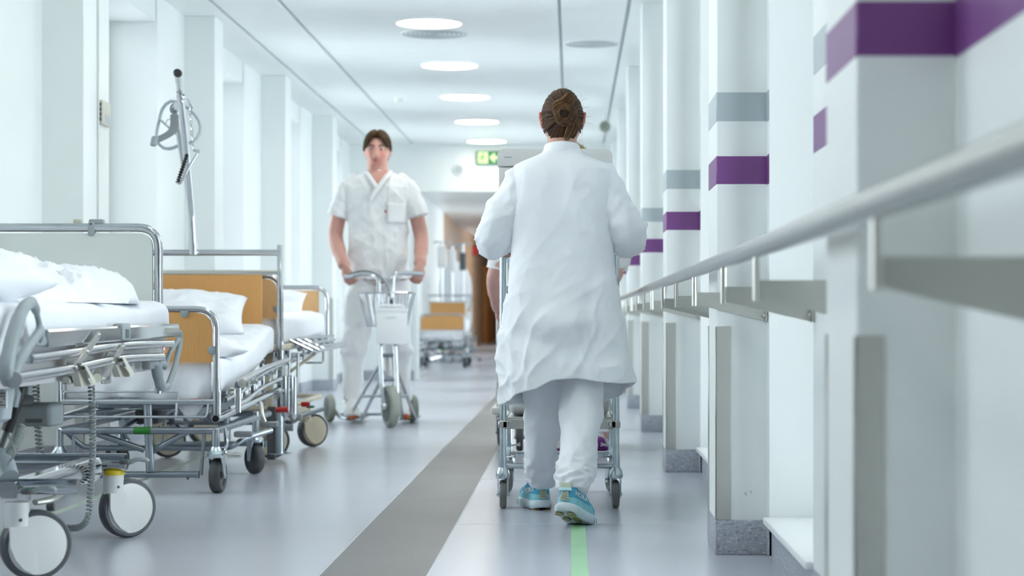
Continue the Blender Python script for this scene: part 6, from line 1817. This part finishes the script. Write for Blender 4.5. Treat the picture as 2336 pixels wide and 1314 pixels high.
q = chest(881, 483, 0.014); part('red_tag', G().box(q.x - 0.006, q.x + 0.006, q.y - 0.002, q.y + 0.002, q.z - 0.009, q.z + 0.009), 'red', top)
for S, sd_ in ((ML, 5.0), (MR, 9.0)):
    path = [S[0] + Vector((0, 0, 0.03)), S[0], S[1], S[2], S[3] + Vector((0, -0.02, -0.055))]
    tmp = mesh_of('trouser_leg', G().tube(smooth_path(path, 12), [0.110]*12 + [0.108]*12 + [0.094]*12 + [0.080 - 0.002*i for i in range(12)] + [0.056], 40), None, 0)
    w3 = wrinkle(0.018, 5, 5, 4, sd_, 3); w4 = wrinkle(0.010, 9, 9, 10, sd_ + 1, 4)
    from_mesh('trouser_leg', tmp, 'tunic', man, 180, None, lambda co, n_: w3(co, n_) + w4(co, n_))
FZ = 0.040
for px, yaw in ((803, PI + 0.10), (927, PI - 0.12)):
    q = R3(px, 940, 13.62)
    simple_shoe(man, Matrix.Translation((q.x, 13.66, FZ)) @ Matrix.Rotation(yaw, 4, 'Z') @ Matrix.Scale(1.1, 4), 'shoewhite', 'shoewhite')

# the scooter
ks = thing('kick_scooter', 'three-wheeled chrome kick scooter with white front board, wire basket and grey tyres', 'scooter', (-1.3, 13.3, 0))
FD = 12.92
fc = R3(891, 928, FD); fc.z = 0.137
fw = wheel(ks, fc, (-0.93, -0.36, 0), 0.137, 0.062, 'olivegrey', 'darkplastic', 0.74)
part('hub', G().lathe([(0.0, 0.02), (0.025, 0.018), (0.03, 0.0), (0.03, -0.02), (0.0, -0.02)], 16, axis_m(fc + Vector((-0.035, -0.012, 0)), (-0.93, -0.36, 0))), 'chrome', fw)
for px, d in ((752, 13.62), (941, 13.66)):
    c = R3(px, 931, d); c.z = 0.094
    wheel(ks, c, (-0.94, -0.34, 0), 0.094, 0.050, 'olivegrey', 'darkplastic', 0.74)
def bar(pts, r, name, mat='chrome', parent=ks, fil=0.0, seg=10):
    P = fillet(pts, fil, 5) if fil else pts
    return part(name, G().tube(P, r, seg), mat, parent)
bar([R3(866, 690, 13.05), R3(868, 800, 12.99), R3(871, 875, 12.95), R3(880, 930, 12.93)], 0.0185, 'fork')
bar([R3(897, 690, 13.05), R3(902, 800, 12.99), R3(906, 905, 12.93), R3(901, 930, 12.92)], 0.0185, 'fork')
bar([R3(872, 810, 13.0), R3(900, 810, 13.0)], 0.014, 'fork_bridge', 'darksteel')
bar([R3(875, 866, 12.97), R3(900, 866, 12.97)], 0.012, 'fork_bridge', 'darksteel')
bar([R3(884, 812, 13.05), R3(888, 858, 13.05)], 0.021, 'steering_column', 'whiteplastic')
hbl = bar([R3(864, 700, 13.08), R3(864, 632, 13.12), R3(850, 624, 13.2), R3(822, 624, 13.26), R3(800, 632, 13.28), R3(788, 630, 13.32)], 0.0165, 'handlebar', 'chrome', ks, 0.05)
bar([R3(895, 700, 13.08), R3(897, 622, 13.12), R3(940, 623, 13.24), R3(962, 624, 13.32)], 0.0165, 'handlebar', 'chrome', ks, 0.06)
bar(smooth_path([R3(800, 624, 13.22), R3(830, 618, 13.15), R3(858, 625, 13.1), R3(880, 645, 13.05), R3(889, 672, 13.02), R3(892, 690, 13.0)], 5), 0.008, 'brake_cable', 'midgrey')
bar([R3(893, 684, 13.0), R3(893, 700, 13.0)], 0.014, 'cable_clamp', 'darkplastic')
# board with its illegible printed lines
a, b_ = R3(859, 785, 12.96), R3(929, 700, 12.96)
hx0, hx1, hz0, hz1 = a.x, b_.x, a.z, b_.z
bd = part('front_board', G().prism([(hx0, hz0), (hx1, hz0), (hx1 + 0.002, hz1 - 0.03), (hx1 - 0.02, hz1), (hx0 + 0.012, hz1), (hx0, hz1 - 0.012)], 12.955, 12.963, 'y', 0.002), 'clear', ks, 30)
part('board_head', G().prism([(hx0 - 0.004, hz1 - 0.03), (hx1 + 0.004, hz1 - 0.03), (hx1 - 0.03, hz1 + 0.018), (hx0 + 0.03, hz1 + 0.018)], 12.948, 12.956, 'y', 0.002), 'clear', bd, 30)
pr = random.Random(2)
for y0, x0, x1, h_ in ((700, 866, 917, 0.014), (724, 879, 905, 0.010)):
    g = G(); xx = R3(x0, 0, 12.95).x; xe = R3(x1, 0, 12.95).x; zz = R3(0, y0, 12.95).z
    while xx < xe:
        w_ = pr.uniform(0.003, 0.009)
        g.box(xx, xx + w_, 12.9465, 12.9478, zz - h_/2, zz + h_/2*pr.uniform(0.4, 1)); xx += w_ + 0.004
    part('faint_print', g, 'ventgrey', bd, 0)['kind'] = 'stuff'
# wire basket behind the board
bx0, bx1 = R3(824, 0, 13.15).x, R3(944, 0, 13.15).x; bzt, bzb = R3(0, 668, 13.1).z, R3(0, 744, 13.1).z
bk = part('basket_rim', G().tube(fillet([(bx0, 12.99, bzt), (bx1, 12.99, bzt), (bx1, 13.28, bzt), (bx0, 13.28, bzt), (bx0, 13.0, bzt)], 0.03, 4), 0.006, 8), 'chrome', ks)
def wire(p, q): part('basket_wire', G().tube([p, q], 0.0032, 6), 'chrome', bk)
t_ = 0.05
for k in range(9):
    x = bx0 + (bx1 - bx0)*k/8; xb = bx0 + t_ + (bx1 - bx0 - 2*t_)*k/8
    wire((x, 12.99, bzt), (xb, 13.03, bzb)); wire((x, 13.28, bzt), (xb, 13.25, bzb)); wire((xb, 13.03, bzb), (xb, 13.25, bzb))
for k in range(1, 5):
    y = 12.99 + 0.29*k/5
    wire((bx0, y, bzt), (bx0 + t_, y, bzb)); wire((bx1, y, bzt), (bx1 - t_, y, bzb)); wire((bx0 + t_, y, bzb), (bx1 - t_, y, bzb))
# frame tubes and foot boards
for pts in ([R3(868, 828, 13.02), R3(798, 950, 13.42)], [R3(868, 868, 13.0), R3(826, 956, 13.36)], [R3(906, 845, 13.02), R3(946, 952, 13.42)], [R3(908, 880, 13.0), R3(918, 954, 13.36)]):
    bar(pts, 0.0115, 'frame_tube')
bar([R3(798, 950, 13.42), R3(803, 957, 13.40), R3(824, 957, 13.36), R3(827, 954, 13.36)], 0.011, 'frame_tube', fil=0.02)
bar([R3(760, 931, 13.62), R3(768, 938, 13.6), R3(775, 953, 13.52), R3(800, 957, 13.42)], 0.0105, 'outrigger', fil=0.03)
bar([R3(935, 931, 13.66), R3(946, 952, 13.45)], 0.0105, 'outrigger')
bar([R3(824, 904, 13.2), R3(870, 903, 13.0)], 0.009, 'cross_tube', 'darksteel'); bar([R3(906, 903, 13.0), R3(930, 903, 13.2)], 0.009, 'cross_tube', 'darksteel')
bar([R3(760, 945, 13.9), R3(935, 945, 13.9)], 0.010, 'rear_axle', 'darksteel')
for px in (808, 930):
    q = R3(px, 957, 13.42)
    fb = part('foot_board', G().box(q.x - 0.055, q.x + 0.055, 13.38, 13.86, 0.022, 0.034, 0.004, 1), 'darkplastic', ks)
    part('reflector', G().ellipsoid((q.x - 0.008, 13.375, 0.046), 0.028, 0.016, 0.020, 14, 8), 'orange', fb)

# ================================================================== beyond the doorway
lc = thing('linen_trolley', 'blurred white-covered trolley heaped high beside the brown wall beyond the doorway', 'trolley', (-1.95, 33.5, 0))
part('cover', G().ellipsoid((-1.96, 33.5, 1.17), 0.28, 0.4, 0.48, 24, 14), 'linen', lc, 180)
part('frame', G().box(-2.2, -1.7, 33.2, 33.85, 0.18, 0.80, 0.02, 2), 'whiteplastic', lc)
for x in (-2.15, -1.75): part('castor', G().lathe([(0.0, -0.02), (0.06, -0.02), (0.06, 0.02), (0.0, 0.02)], 16, axis_m((x, 33.3, 0.06), (1, 0, 0))), 'rubber', lc)
for i, (px, py, lab) in enumerate(((1008, 552, 'first of three blurred pale drip stands beyond the doorway, by the white wall'), (1031, 562, 'middle of the three blurred drip stands beyond the doorway'), (1056, 557, 'drip stand with dark box, beside the brown wall beyond the doorway'))):
    dd = 30.7 + 0.62*i; q = pt(px, py, dd)
    ds = thing('drip_stand', lab, 'drip stand', (q.x, dd, 0), 'drip stands beyond the doorway')
    part('pole', G().cyl((q.x, dd, 0.08), (q.x, dd, q.z), 0.022, 10), 'chrome', ds)
    part('hooks', G().tube(fillet([(q.x - 0.12, dd, q.z - 0.03), (q.x - 0.12, dd, q.z), (q.x + 0.12, dd, q.z), (q.x + 0.12, dd, q.z - 0.03)], 0.03, 4), 0.012, 8), 'chrome', ds)
    if i == 2: part('pump_box', G().box(q.x - 0.05, q.x + 0.05, dd - 0.08, dd, q.z - 0.42, q.z - 0.14, 0.01, 2), 'darkplastic', ds)
    else: part('bag', G().box(q.x - 0.07, q.x + 0.07, dd - 0.06, dd, q.z - 0.40, q.z - 0.06, 0.025, 2), 'clear', ds)
    for k in range(5):
        a_ = 2*PI*k/5 + 0.3
        part('leg', G().cyl((q.x, dd, 0.11), (q.x + 0.28*math.cos(a_), dd + 0.28*math.sin(a_), 0.06), 0.014, 8), 'chrome', ds)
        part('castor', G().lathe([(0.0, -0.012), (0.028, -0.012), (0.028, 0.012), (0.0, 0.012)], 12, axis_m((q.x + 0.28*math.cos(a_), dd + 0.28*math.sin(a_), 0.028), (1, 0, 0))), 'rubber', ds)
